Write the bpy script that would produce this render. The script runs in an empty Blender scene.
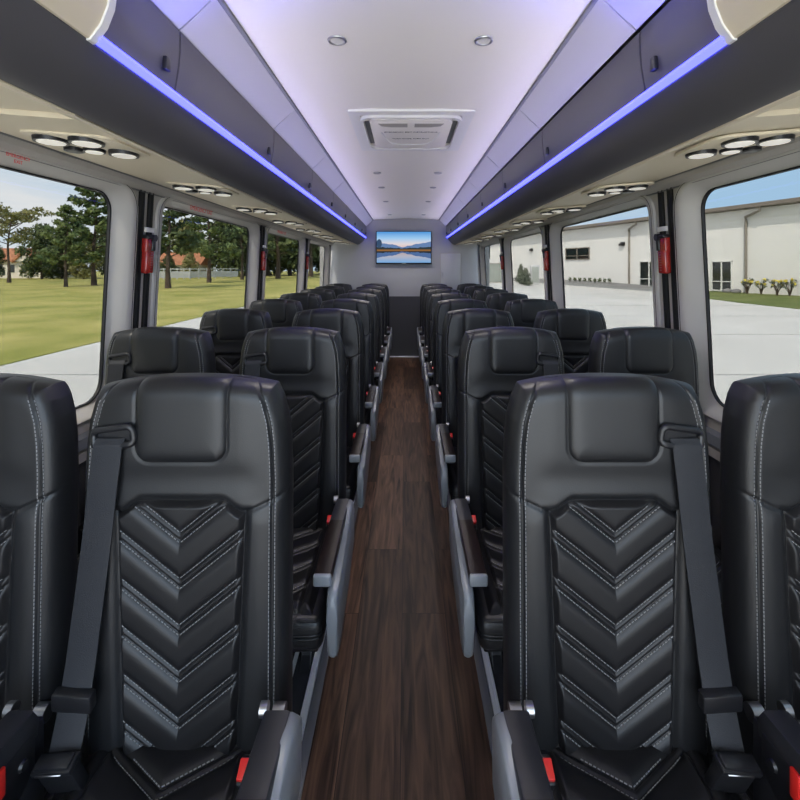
import bpy, bmesh, math, random
import numpy as np
from mathutils import Vector, Matrix
random.seed(7)
rng = np.random.default_rng(7)
SC = bpy.context.scene
COL = SC.collection
PI = math.pi
EYE = 1.38            # eye height above the bus floor
GZ = -1.02            # street level relative to the bus floor

# ------------------------------------------------------------------ materials
def mat(name, col, rough=0.5, metal=0.0, spec=0.5, emit=None, estr=0.0, bump=0.0, bscale=200.0, coat=0.0, var=0.0, vscale=3.0):
    m = bpy.data.materials.new(name); m.use_nodes = True
    nt = m.node_tree; b = nt.nodes['Principled BSDF']
    b.inputs['Base Color'].default_value = (*col, 1)
    b.inputs['Roughness'].default_value = rough
    b.inputs['Metallic'].default_value = metal
    b.inputs['Specular IOR Level'].default_value = spec
    if coat: b.inputs['Coat Weight'].default_value = coat; b.inputs['Coat Roughness'].default_value = 0.08
    if emit:
        b.inputs['Emission Color'].default_value = (*emit, 1)
        b.inputs['Emission Strength'].default_value = estr
    tc = None
    if bump or var:
        tc = nt.nodes.new('ShaderNodeTexCoord')
    if bump:
        n = nt.nodes.new('ShaderNodeTexNoise'); n.inputs['Scale'].default_value = bscale; n.inputs['Detail'].default_value = 3
        bp = nt.nodes.new('ShaderNodeBump'); bp.inputs['Strength'].default_value = bump; bp.inputs['Distance'].default_value = 0.002
        nt.links.new(tc.outputs['Object'], n.inputs['Vector']); nt.links.new(n.outputs['Fac'], bp.inputs['Height'])
        nt.links.new(bp.outputs['Normal'], b.inputs['Normal'])
    if var:
        n = nt.nodes.new('ShaderNodeTexNoise'); n.inputs['Scale'].default_value = vscale; n.inputs['Detail'].default_value = 5
        mx = nt.nodes.new('ShaderNodeMix'); mx.data_type = 'RGBA'
        mx.inputs['A'].default_value = (*[c*(1-var) for c in col], 1); mx.inputs['B'].default_value = (*[min(1, c*(1+var)) for c in col], 1)
        nt.links.new(tc.outputs['Object'], n.inputs['Vector']); nt.links.new(n.outputs['Fac'], mx.inputs['Factor'])
        nt.links.new(mx.outputs['Result'], b.inputs['Base Color'])
    return m

M = {}
M['leather'] = mat('black leather', (0.0105, 0.0107, 0.012), 0.40, spec=0.5, bump=0.10, bscale=420)
M['leather2'] = mat('black perforated leather', (0.0095, 0.009, 0.010), 0.42, spec=0.40, bump=0.15, bscale=600)
M['thread'] = mat('grey thread', (0.24, 0.24, 0.245), 0.7)
M['web'] = mat('charcoal webbing', (0.021, 0.022, 0.026), 0.55, spec=0.3, bump=0.3, bscale=500)
M['blackplastic'] = mat('black plastic', (0.012, 0.012, 0.014), 0.33)
M['softblack'] = mat('soft black armrest', (0.02, 0.02, 0.024), 0.42)
M['greyplastic'] = mat('silver grey plastic', (0.20, 0.215, 0.235), 0.33, spec=0.6)
M['chrome'] = mat('brushed metal', (0.92, 0.92, 0.93), 0.30, metal=0.25)
M['steel'] = mat('steel', (0.45, 0.45, 0.46), 0.35, metal=1.0)
M['red'] = mat('red plastic', (0.62, 0.02, 0.015), 0.35)
M['gloss_red'] = mat('red enamel', (0.36, 0.022, 0.016), 0.25, coat=0.5)
M['inlay'] = mat('dark wood inlay', (0.012, 0.006, 0.005), 0.38, spec=0.3, var=0.5, vscale=25)
M['ceiling'] = mat('warm white ceiling', (0.86, 0.82, 0.765), 0.55)
M['cream'] = mat('cream vinyl', (0.72, 0.635, 0.475), 0.55, bump=0.05, bscale=300)
M['trim'] = mat('grey wall trim', (0.40, 0.375, 0.345), 0.45)
M['trimlite'] = mat('light grey frame', (0.47, 0.45, 0.42), 0.4)
M['trimdark'] = mat('dark grey trim', (0.16, 0.16, 0.165), 0.45)
M['bin'] = mat('charcoal bin vinyl', (0.082, 0.078, 0.083), 0.5, bump=0.08, bscale=350)
M['bindoor'] = mat('charcoal bin door', (0.105, 0.10, 0.115), 0.38)
M['rear'] = mat('rear wall laminate', (0.40, 0.40, 0.40), 0.5)
M['rubber'] = mat('black rubber', (0.01, 0.01, 0.01), 0.6)
M['carpet'] = mat('dark carpet', (0.03, 0.03, 0.033), 0.9, bump=0.5, bscale=500)
M['strip'] = mat('grey floor strip', (0.10, 0.10, 0.105), 0.5)
M['whitepl'] = mat('white plastic', (0.80, 0.79, 0.77), 0.35)
M['lens'] = mat('light lens', (0.85, 0.83, 0.78), 0.3, emit=(1.0, 0.93, 0.8), estr=0.34)  # glow added to whiten the air vent faces; reading lights share it
M['lamp'] = mat('lamp lens', (0.5, 0.5, 0.5), 0.2, emit=(1, 0.94, 0.88), estr=0.12)  # slight glow added, the spotlights themselves are unlit
M['ink'] = mat('black ink', (0.02, 0.02, 0.02), 0.6)
M['redink'] = mat('red ink', (0.75, 0.10, 0.10), 0.6)
M['led'] = mat('blue light strip', (0.02, 0.02, 0.1), 0.4, emit=(0.055, 0.06, 1.0), estr=6.5)
M['panel'] = mat('ceiling light diffuser', (0.53, 0.515, 0.55), 0.45)

def wood_floor():
    m = bpy.data.materials.new('dark oak planks'); m.use_nodes = True
    nt = m.node_tree; b = nt.nodes['Principled BSDF']; L = nt.links.new
    tc = nt.nodes.new('ShaderNodeTexCoord'); sep = nt.nodes.new('ShaderNodeSeparateXYZ'); com = nt.nodes.new('ShaderNodeCombineXYZ')
    L(tc.outputs['Object'], sep.inputs[0]); L(sep.outputs['Y'], com.inputs['X']); L(sep.outputs['X'], com.inputs['Y'])
    br = nt.nodes.new('ShaderNodeTexBrick'); br.offset = 0.37
    br.inputs['Scale'].default_value = 1; br.inputs['Brick Width'].default_value = 1.1; br.inputs['Row Height'].default_value = 0.172
    br.inputs['Mortar Size'].default_value = 0.0012; br.inputs['Color1'].default_value = (0.0, 0, 0, 1); br.inputs['Color2'].default_value = (1, 1, 1, 1)
    br.inputs['Mortar'].default_value = (0.2, 0.2, 0.2, 1); br.inputs['Bias'].default_value = 0
    L(com.outputs[0], br.inputs['Vector'])
    mp = nt.nodes.new('ShaderNodeMapping'); mp.inputs['Scale'].default_value = (2.2, 28, 1); L(com.outputs[0], mp.inputs['Vector'])
    ad = nt.nodes.new('ShaderNodeVectorMath'); ad.operation = 'ADD'; L(mp.outputs[0], ad.inputs[0])
    sc = nt.nodes.new('ShaderNodeVectorMath'); sc.operation = 'SCALE'; sc.inputs['Scale'].default_value = 13; L(br.outputs['Color'], sc.inputs[0]); L(sc.outputs[0], ad.inputs[1])
    n = nt.nodes.new('ShaderNodeTexNoise'); n.inputs['Scale'].default_value = 1.0; n.inputs['Detail'].default_value = 6; n.inputs['Distortion'].default_value = 1.6
    L(ad.outputs[0], n.inputs['Vector'])
    r = nt.nodes.new('ShaderNodeValToRGB'); r.color_ramp.elements[0].position = 0.30; r.color_ramp.elements[1].position = 0.75
    r.color_ramp.elements[0].color = (0.016, 0.008, 0.005, 1); r.color_ramp.elements[1].color = (0.16, 0.086, 0.052, 1)
    L(n.outputs['Fac'], r.inputs[0])
    hs = nt.nodes.new('ShaderNodeHueSaturation')
    mm = nt.nodes.new('ShaderNodeMapRange'); mm.inputs['To Min'].default_value = 0.5; mm.inputs['To Max'].default_value = 1.35
    L(br.outputs['Color'], mm.inputs['Value']); L(mm.outputs[0], hs.inputs['Value']); L(r.outputs[0], hs.inputs['Color'])
    mx = nt.nodes.new('ShaderNodeMix'); mx.data_type = 'RGBA'; mx.inputs['B'].default_value = (0.01, 0.006, 0.004, 1)
    L(br.outputs['Fac'], mx.inputs['Factor']); L(hs.outputs[0], mx.inputs['A']); L(mx.outputs['Result'], b.inputs['Base Color'])
    b.inputs['Roughness'].default_value = 0.48; b.inputs['Specular IOR Level'].default_value = 0.22
    return m
M['floor'] = wood_floor()

def glass_mat():
    m = bpy.data.materials.new('tinted coach glass'); m.use_nodes = True
    nt = m.node_tree; nt.nodes.clear(); L = nt.links.new
    o = nt.nodes.new('ShaderNodeOutputMaterial'); mx = nt.nodes.new('ShaderNodeMixShader')
    t = nt.nodes.new('ShaderNodeBsdfTransparent'); t.inputs[0].default_value = (0.396, 0.393, 0.382, 1)
    g = nt.nodes.new('ShaderNodeBsdfGlossy'); g.inputs['Roughness'].default_value = 0.02
    mx.inputs[0].default_value = 0.008
    L(t.outputs[0], mx.inputs[1]); L(g.outputs[0], mx.inputs[2]); L(mx.outputs[0], o.inputs[0])
    return m
M['glass'] = glass_mat()

def two_tone(name, c1, c2, scale, rough=0.9, detail=6, lo=0.35, hi=0.65, stretch=(1, 1, 1)):
    m = bpy.data.materials.new(name); m.use_nodes = True
    nt = m.node_tree; b = nt.nodes['Principled BSDF']; L = nt.links.new
    tc = nt.nodes.new('ShaderNodeTexCoord'); mp = nt.nodes.new('ShaderNodeMapping'); mp.inputs['Scale'].default_value = stretch
    n = nt.nodes.new('ShaderNodeTexNoise'); n.inputs['Scale'].default_value = scale; n.inputs['Detail'].default_value = detail
    r = nt.nodes.new('ShaderNodeValToRGB'); r.color_ramp.elements[0].position = lo; r.color_ramp.elements[1].position = hi
    r.color_ramp.elements[0].color = (*c1, 1); r.color_ramp.elements[1].color = (*c2, 1)
    L(tc.outputs['Object'], mp.inputs[0]); L(mp.outputs[0], n.inputs['Vector']); L(n.outputs['Fac'], r.inputs[0]); L(r.outputs[0], b.inputs['Base Color'])
    b.inputs['Roughness'].default_value = rough; b.inputs['Specular IOR Level'].default_value = 0.2
    return m
M['lawn'] = two_tone('lawn', (0.235, 0.24, 0.055), (0.41, 0.36, 0.12), 0.35)
M['lawn2'] = two_tone('verge grass', (0.10, 0.13, 0.035), (0.16, 0.18, 0.06), 0.6)
M['concrete'] = two_tone('pale concrete', (0.50, 0.48, 0.45), (0.58, 0.56, 0.53), 0.3, stretch=(1, 0.3, 1))
M['asphalt'] = two_tone('grey asphalt', (0.19, 0.19, 0.19), (0.25, 0.25, 0.25), 0.5)
M['joint'] = mat('joint filler', (0.30, 0.29, 0.28), 0.9)
M['bark'] = two_tone('bark', (0.055, 0.04, 0.03), (0.12, 0.09, 0.07), 6)
M['leafA'] = two_tone('pine needles', (0.075, 0.115, 0.045), (0.19, 0.23, 0.085), 0.7)
M['leafB'] = two_tone('olive needles', (0.16, 0.165, 0.065), (0.30, 0.28, 0.12), 0.8)
M['leafC'] = two_tone('dark leaves', (0.05, 0.075, 0.035), (0.125, 0.15, 0.06), 0.6)
M['leafD'] = two_tone('grey green leaves', (0.10, 0.12, 0.09), (0.20, 0.22, 0.16), 1.2)
M['yellow'] = mat('yellow flowers', (0.75, 0.62, 0.08), 0.7)
M['stucco'] = mat('white wall panels', (0.78, 0.77, 0.75), 0.8)
M['eave'] = mat('taupe metal eave', (0.20, 0.17, 0.145), 0.6)
M['spout'] = mat('taupe downspout', (0.24, 0.21, 0.18), 0.5)
M['darkglass'] = mat('dark window glass', (0.015, 0.02, 0.02), 0.08, spec=0.8)
M['whiteframe'] = mat('white window frame', (0.75, 0.75, 0.73), 0.5)
M['roofred'] = two_tone('terracotta roof', (0.32, 0.13, 0.07), (0.48, 0.22, 0.12), 2)
M['house'] = mat('cream house wall', (0.68, 0.63, 0.56), 0.8)
M['fencew'] = mat('pale fence', (0.55, 0.55, 0.56), 0.7)
M['util'] = mat('grey green metal', (0.33, 0.36, 0.33), 0.6)
M['mulch'] = mat('mulch bed', (0.07, 0.06, 0.05), 0.95)

# ------------------------------------------------------------------ helpers
def tag(o, label=None, cat=None, group=None, kind=None):
    if label: o['label'] = label
    if cat: o['category'] = cat
    if group: o['group'] = group
    if kind: o['kind'] = kind
    return o
def empty(name, loc=(0, 0, 0), rz=0, label=None, cat=None, group=None):
    o = bpy.data.objects.new(name, None); COL.objects.link(o); o.location = loc; o.rotation_euler = (0, 0, rz); o.empty_display_size = 0.1
    return tag(o, label, cat, group)
def link_mesh(name, me, m, parent=None, smooth=True, ang=40):
    o = bpy.data.objects.new(name, me); COL.objects.link(o)
    if m is not None: me.materials.append(m)
    if smooth and len(me.polygons):
        me.polygons.foreach_set('use_smooth', [True]*len(me.polygons))
        me.set_sharp_from_angle(angle=math.radians(ang))
    if parent: o.parent = parent
    return o
def obj(name, bm, m, parent=None, smooth=True, ang=40, recalc=True):
    if recalc: bmesh.ops.recalc_face_normals(bm, faces=bm.faces)
    me = bpy.data.meshes.new(name); bm.to_mesh(me); bm.free()
    return link_mesh(name, me, m, parent, smooth, ang)
def struct(name, bm, m, **k):
    o = obj(name, bm, m, **k); o['kind'] = 'structure'; return o
def BM(): return bmesh.new()
def add_box(bm, lo, hi, bev=0.0, seg=2, mtx=None):
    c = [(a+b)/2 for a, b in zip(lo, hi)]; s = [abs(b-a) for a, b in zip(lo, hi)]
    r = bmesh.ops.create_cube(bm, size=1, matrix=Matrix.Translation(c) @ Matrix.Diagonal((*s, 1)))
    vs = r['verts']
    if bev:
        es = list({e for v in vs for e in v.link_edges})
        rr = bmesh.ops.bevel(bm, geom=es, offset=bev, segments=seg, affect='EDGES', profile=0.5)
        vs = list({v for f in rr['faces'] for v in f.verts} | {v for v in vs if v.is_valid})
    if mtx is not None:
        bmesh.ops.transform(bm, matrix=mtx, verts=[v for v in vs if v.is_valid])
    return vs
def add_tube(bm, pts, r, n=8, closed=False):
    pts = [Vector(p) for p in pts]; N = len(pts); rings = []
    rr = r if hasattr(r, '__len__') else [r]*N
    up = None
    for i, p in enumerate(pts):
        a = pts[i-1] if (i > 0 or closed) else p; b = pts[(i+1) % N] if (i < N-1 or closed) else p
        t = (b-a).normalized()
        if up is None:
            up = Vector((0, 0, 1)) if abs(t.z) < 0.9 else Vector((1, 0, 0))
        s = t.cross(up).normalized(); w = s.cross(t).normalized(); up = w
        rings.append([bm.verts.new(p + rr[i]*(math.cos(2*PI*k/n)*s + math.sin(2*PI*k/n)*w)) for k in range(n)])
    for i in range(N if closed else N-1):
        A, B = rings[i], rings[(i+1) % N]
        for k in range(n): bm.faces.new((A[k], A[(k+1) % n], B[(k+1) % n], B[k]))
    if not closed:
        bm.faces.new(rings[0]); bm.faces.new(rings[-1][::-1])
def add_cyl(bm, p0, p1, r0, r1=None, n=24):
    add_tube(bm, [p0, p1], [r0, r0 if r1 is None else r1], n)
def add_extrude(bm, prof, y0, y1, closed=False, cap=False):
    """prof: list of (x,z); extruded along y"""
    A = [bm.verts.new((x, y0, z)) for x, z in prof]; B = [bm.verts.new((x, y1, z)) for x, z in prof]
    n = len(prof)
    for i in range(n if closed else n-1):
        j = (i+1) % n; bm.faces.new((A[i], A[j], B[j], B[i]))
    if cap: bm.faces.new(A[::-1]); bm.faces.new(B)
def add_prism(bm, poly, fn, d0, d1, bev=0.0):
    """poly of (a,b); fn(a,b,d)->xyz"""
    A = [bm.verts.new(fn(a, b, d0)) for a, b in poly]; B = [bm.verts.new(fn(a, b, d1)) for a, b in poly]
    n = len(poly); fs = [bm.faces.new(A[::-1]), bm.faces.new(B)]
    for i in range(n):
        j = (i+1) % n; fs.append(bm.faces.new((A[i], A[j], B[j], B[i])))
    if bev:
        es = list({e for f in fs[:2] for e in f.edges})
        bmesh.ops.bevel(bm, geom=es, offset=bev, segments=2, affect='EDGES', profile=0.5)
def rounded(x0, x1, y0, y1, r, n=6):
    P = []
    rs = r if hasattr(r, '__len__') else [r]*4
    for (cx, cy, a, q) in ((x1, y0, -90, rs[0]), (x1, y1, 0, rs[1]), (x0, y1, 90, rs[2]), (x0, y0, 180, rs[3])):
        ox = cx - q if cx == x1 else cx + q; oy = cy - q if cy == y1 else cy + q
        for k in range(n+1):
            t = math.radians(a + 90*k/n); P.append((ox + q*math.cos(t), oy + q*math.sin(t)))
    return P
def grid_mesh(name, P, wrap=False):
    """P: (rows, cols, 3) array"""
    R, C, _ = P.shape
    idx = np.arange(R*C).reshape(R, C)
    q = np.stack([idx[:-1, :-1], idx[:-1, 1:], idx[1:, 1:], idx[1:, :-1]], -1).reshape(-1, 4)
    me = bpy.data.meshes.new(name); me.from_pydata(P.reshape(-1, 3).tolist(), [], q.tolist()); me.update()
    return me
def copy_tree(o, parent=None):
    c = o.copy(); COL.objects.link(c)
    if parent is not None:
        c.parent = parent; c.matrix_parent_inverse = o.matrix_parent_inverse.copy()
    for ch in [x for x in o.children]: copy_tree(ch, c)
    return c
ORD = ['first', 'second', 'third', 'fourth', 'fifth', 'sixth', 'seventh', 'eighth', 'ninth', 'tenth']

# ------------------------------------------------------------------ seat
def sstep(a, b, x):
    t = np.clip((x-a)/(b-a), 0, 1); return t*t*(3-2*t)
Z0, TH, RB = 0.34, 0.052, 0.045
def seatW(z): return np.interp(z, [0.3, 0.93, 1.0, 1.05, 1.09, 1.12, 1.145], [0.2275, 0.2275, 0.2245, 0.2185, 0.2075, 0.193, 0.168])
def seatTop(u): return 1.141 - 0.019*(np.abs(u)/0.19)**2.4
def seatYc(z): return TH + 0.015*(z-0.36)/0.77
def panU(z): return np.interp(z, [0.34, 0.86], [0.121, 0.139])
def panTop(u): return 0.886 - 0.024*sstep(0.085, 0.135, np.abs(u))
def E(d, R=RB, p=2.6):
    t = 1 - np.clip(d/R, 0, 1); return (1 - t**p)**(1/p)
def front(u, z, relief=True):
    u = np.asarray(u, float); z = np.asarray(z, float)
    W = seatW(z); du = np.maximum(W-np.abs(u), 0); dz = np.maximum(seatTop(u)-z, 0)
    d = 1/((1/np.maximum(du, 1e-6)**4 + 1/np.maximum(dz, 1e-6)**4)**0.25)
    y = seatYc(z) - TH*E(d)
    au = np.abs(u)
    if relief:
        dp = np.minimum(panU(z)-au, panTop(u)-z)
        y = y + 0.008*sstep(-0.018, 0.004, dp)
        y = y - 0.006*np.exp(-((au-0.172)/0.03)**2)*(1-sstep(0.835, 0.895, z))
        y = y + 0.012*sstep(0.12, 0.2, au)*0.5
        # yoke seam out to the edge
        ls = 0.861 + (au-0.137)*0.42
        y = y + 0.0045*np.exp(-((z-ls)/0.0035)**2)*sstep(0.13, 0.138, au)
        y = y + 0.0035*np.exp(-(dp/0.004)**2)
        # edge seam
        y = y + 0.0045*np.exp(-((W-au-0.030)/0.0032)**2)
        # headrest groove
        qx = np.maximum(au-(0.099-0.034), 0); qz = np.maximum((0.968+0.034)-z, 0)
        dh = 0.034-np.sqrt(qx**2+qz**2)
        y = y + 0.0025*np.exp(-(dh/0.0030)**2)*(z > 0.93)
        # soft hollow below headrest
        y = y + 0.004*np.exp(-((z-0.932)/0.03)**2)*(1-sstep(0.12, 0.19, au))
    return y
def shell_mesh():
    xs = np.linspace(-1, 1, 171); a = np.sign(xs)*(1-(1-np.abs(xs))**1.7)
    rs = np.linspace(0, 1, 201); r = 1-(1-rs)**1.35
    A, R = np.meshgrid(a, r)
    zt = seatTop(A*0.19)
    for _ in range(30): zt = 0.5*zt + 0.5*seatTop(A*seatW(zt))
    Z = Z0 + R*(zt-Z0); U = A*seatW(Z)
    zt2 = seatTop(U)
    Z = np.minimum(Z, zt2)
    YF = front(U, Z)
    W = seatW(Z); du = np.maximum(W-np.abs(U), 0); dz = np.maximum(zt2-Z, 0)
    d = 1/((1/np.maximum(du, 1e-6)**4 + 1/np.maximum(dz, 1e-6)**4)**0.25)
    YB = seatYc(Z) + TH*E(d, 0.04)
    YB = np.maximum(YB, YF)
    F = np.stack([U, YF, Z], -1); B = np.stack([U, YB, Z], -1)
    Rn, Cn = A.shape
    V = np.concatenate([F.reshape(-1, 3), B.reshape(-1, 3)])
    idx = np.arange(Rn*Cn).reshape(Rn, Cn)
    q1 = np.stack([idx[:-1, :-1], idx[:-1, 1:], idx[1:, 1:], idx[1:, :-1]], -1).reshape(-1, 4)
    q2 = q1[:, ::-1] + Rn*Cn
    o = Rn*Cn
    bt = np.stack([idx[0, :-1], idx[0, :-1]+o, idx[0, 1:]+o, idx[0, 1:]], -1)
    me = bpy.data.meshes.new('backrest'); me.from_pydata(V.tolist(), [], np.concatenate([q1, q2, bt]).tolist())
    bm = bmesh.new(); bm.from_mesh(me); bmesh.ops.remove_doubles(bm, verts=bm.verts, dist=1e-5); bmesh.ops.dissolve_degenerate(bm, dist=1e-6, edges=bm.edges)
    bmesh.ops.recalc_face_normals(bm, faces=bm.faces); bm.to_mesh(me); bm.free()
    return me
def on_shell(U, Z, H, relief=True):
    e = 5e-4
    Y = front(U, Z, relief)
    yu = (front(U+e, Z, False)-front(U-e, Z, False))/(2*e)
    yz = (front(U, np.minimum(Z, seatTop(U)-1e-4), False)-front(U, Z-2*e, False))/(2*e)
    yz = np.clip(yz, -3, 8)
    n = np.stack([yu, -np.ones_like(Y), yz], -1); n /= np.linalg.norm(n, axis=-1, keepdims=True)
    return np.stack([U, Y, Z], -1) + n*H[..., None]
def pad_mesh():
    x = np.linspace(-1, 1, 71); x = np.sign(x)*(1-(1-np.abs(x))**1.4); r = np.linspace(0, 1, 80)
    X, R = np.meshgrid(x, r)
    zb, U0, rc = 0.968, 0.099, 0.034
    s = 1-(1-R)**1.8; 
    zt = seatTop(X*U0)
    Z = zb + s*(zt-zb)
    dzb = Z-zb
    t = np.clip(1-dzb/rc, 0, 1); Uw = U0 - rc + rc*np.sqrt(np.maximum(1-t*t, 0))
    # sag of the lower edge
    U = X*Uw
    d = np.minimum(Uw*(1-np.abs(X)), dzb)
    H = 0.0115*(1-np.exp(-d/0.010)) - 0.0025
    H = H*(1-0.75*sstep(0.8, 1.0, R))
    return grid_mesh('headrest_pad', on_shell(U, Z, H, False) )
CH, CSL, CZ = 0.096, 0.77, 0.420
def chev(u, z, hp=0.011):
    q = np.mod(z - CSL*np.abs(u) - CZ, CH)
    w = 0.015
    t = np.clip((q-w)/(CH-w), 0, 1)
    h = hp*(np.maximum(1-np.abs(2*t-1)**4, 0))*(q > w) + 0.45*hp*np.maximum(1-np.abs(2*np.clip(q/w, 0, 1)-1)**3, 0)*(q <= w)
    return h
def panel_mesh():
    x = np.linspace(-1, 1, 131); r = np.linspace(0, 1, 301)
    X, R = np.meshgrid(x, r)
    zt = panTop(X*0.137)
    Z = 0.345 + R*(zt-0.345); U = X*panU(Z)
    d = np.minimum(panU(Z)-np.abs(U), zt-Z)
    H = (chev(U, Z) + 0.002)*sstep(0, 0.012, d) - 0.003*(1-sstep(0, 0.005, d))
    Y = front(U, Z, False) + 0.008 - H
    return grid_mesh('quilted_panel', np.stack([U, Y, Z], -1))
def dashes(paths, L=0.0052, gap=0.0030, w=0.00065, off=0.0009, up=(0, -1.0, 0)):
    V, F = [], []
    for P in paths:
        P = np.asarray(P); seg = np.linalg.norm(np.diff(P, axis=0), axis=1); s = np.concatenate([[0], np.cumsum(seg)])
        t = 0.0
        while t + L < s[-1]:
            p0 = np.array([np.interp(t, s, P[:, k]) for k in range(3)]); p1 = np.array([np.interp(t+L, s, P[:, k]) for k in range(3)])
            tv = (p1-p0)/np.linalg.norm(p1-p0); nv = np.array(up, float); sd = np.cross(tv, nv); sd /= np.linalg.norm(sd)+1e-9
            b = len(V)
            for p in (p0, p1):
                V += [(p + sd*w - nv*off), (p + sd*w + nv*off), (p - sd*w + nv*off), (p - sd*w - nv*off)]
            F += [(b, b+1, b+5, b+4), (b+1, b+2, b+6, b+5), (b+2, b+3, b+7, b+6), (b, b+3, b+2, b+1), (b+4, b+5, b+6, b+7)]
            t += L+gap
    me = bpy.data.meshes.new('stitching'); me.from_pydata([tuple(v) for v in V], [], F); return me
def stitch_mesh():
    paths = []
    zz = np.linspace(0.40, 1.10, 140)
    for s in (-1, 1):
        for inset in (0.0245, 0.0355):
            U = s*(seatW(zz)-inset); paths.append(np.stack([U, front(U, zz), zz], -1))
        # yoke hem
    k0 = int(math.floor((0.345-CSL*0.14-CZ)/CH)); 
    for k in range(k0, 6):
        for dq in (-0.0035, 0.0185):
            for s in (-1, 1):
                uu = np.linspace(0.002, 0.136, 60); zl = CZ + k*CH + dq + CSL*uu
                ok = (zl > 0.365) & (zl < panTop(uu)-0.006) & (uu < panU(zl)-0.005)
                if ok.sum() > 5:
                    u2, z2 = uu[ok]*s, zl[ok]
                    Y = front(u2, z2, False) + 0.008 - chev(u2, z2) - 0.002
                    paths.append(np.stack([u2, Y-0.0006, z2], -1))
    return dashes(paths)
def cushion_z(U, Yv):
    d = np.minimum(0.205-np.abs(U), Yv+0.425)
    base = 0.352 + 0.018*sstep(0, 0.05, d) + 0.012*sstep(0.10, 0.19, np.abs(U))*sstep(0, 0.04, d)
    inner = sstep(0.148, 0.138, np.abs(U))
    q = np.mod((Yv) - 0.60*np.abs(U) + 0.085, 0.105); w = 0.016; t = np.clip((q-w)/(0.105-w), 0, 1)
    h = 0.011*np.maximum(1-np.abs(2*t-1)**4, 0)*(q > w) + 0.005*np.maximum(1-np.abs(2*np.clip(q/w, 0, 1)-1)**3, 0)*(q <= w)
    return base + h*inner - 0.004*np.exp(-((np.abs(U)-0.145)/0.004)**2)
def cushion_parts():
    bm = BM(); add_box(bm, (-0.222, -0.43, 0.262), (0.222, 0.05, 0.362), 0.028, 4)
    # piping around the front, two lines
    for z in (0.318, 0.308):
        add_tube(bm, [(-0.224, -0.02, z), (-0.224, -0.40, z), (-0.215, -0.425, z), (-0.19, -0.432, z), (0.19, -0.432, z), (0.215, -0.425, z), (0.224, -0.40, z), (0.224, -0.02, z)], 0.0028, 6)
    me1 = bpy.data.meshes.new('seat_cushion'); bmesh.ops.recalc_face_normals(bm, faces=bm.faces); bm.to_mesh(me1); bm.free()
    # quilted top
    x = np.linspace(-1, 1, 121); r = np.linspace(0, 1, 161); X, R = np.meshgrid(x, r)
    U = X*0.205; Yv = -0.425 + R*0.44
    Z = cushion_z(U, Yv)
    me2 = grid_mesh('cushion_panel', np.stack([U, Yv, Z], -1))
    return me1, me2
def cushion_stitch():
    paths = []
    for k in range(-5, 4):
        for dq in (-0.004, 0.020):
            for s in (-1, 1):
                uu = np.linspace(0.002, 0.136, 60); yl = -0.085 + k*0.105 + dq + 0.60*uu
                ok = (yl > -0.40) & (yl < -0.01)
                if ok.sum() > 5: paths.append(np.stack([s*uu[ok], yl[ok], cushion_z(s*uu[ok], yl[ok])+0.0003], -1))
    V = dashes(paths, w=0.0007, up=(0, 0, 1))
    return V

ME = {}
ME['backrest'] = shell_mesh(); ME['headrest_pad'] = pad_mesh(); ME['quilted_panel'] = panel_mesh(); ME['stitching'] = stitch_mesh()
ME['seat_cushion'], ME['cushion_panel'] = cushion_parts(); ME['cushion_stitching'] = cushion_stitch()
def bm_mesh(name, bm):
    bmesh.ops.recalc_face_normals(bm, faces=bm.faces); me = bpy.data.meshes.new(name); bm.to_mesh(me); bm.free(); return me

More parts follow.
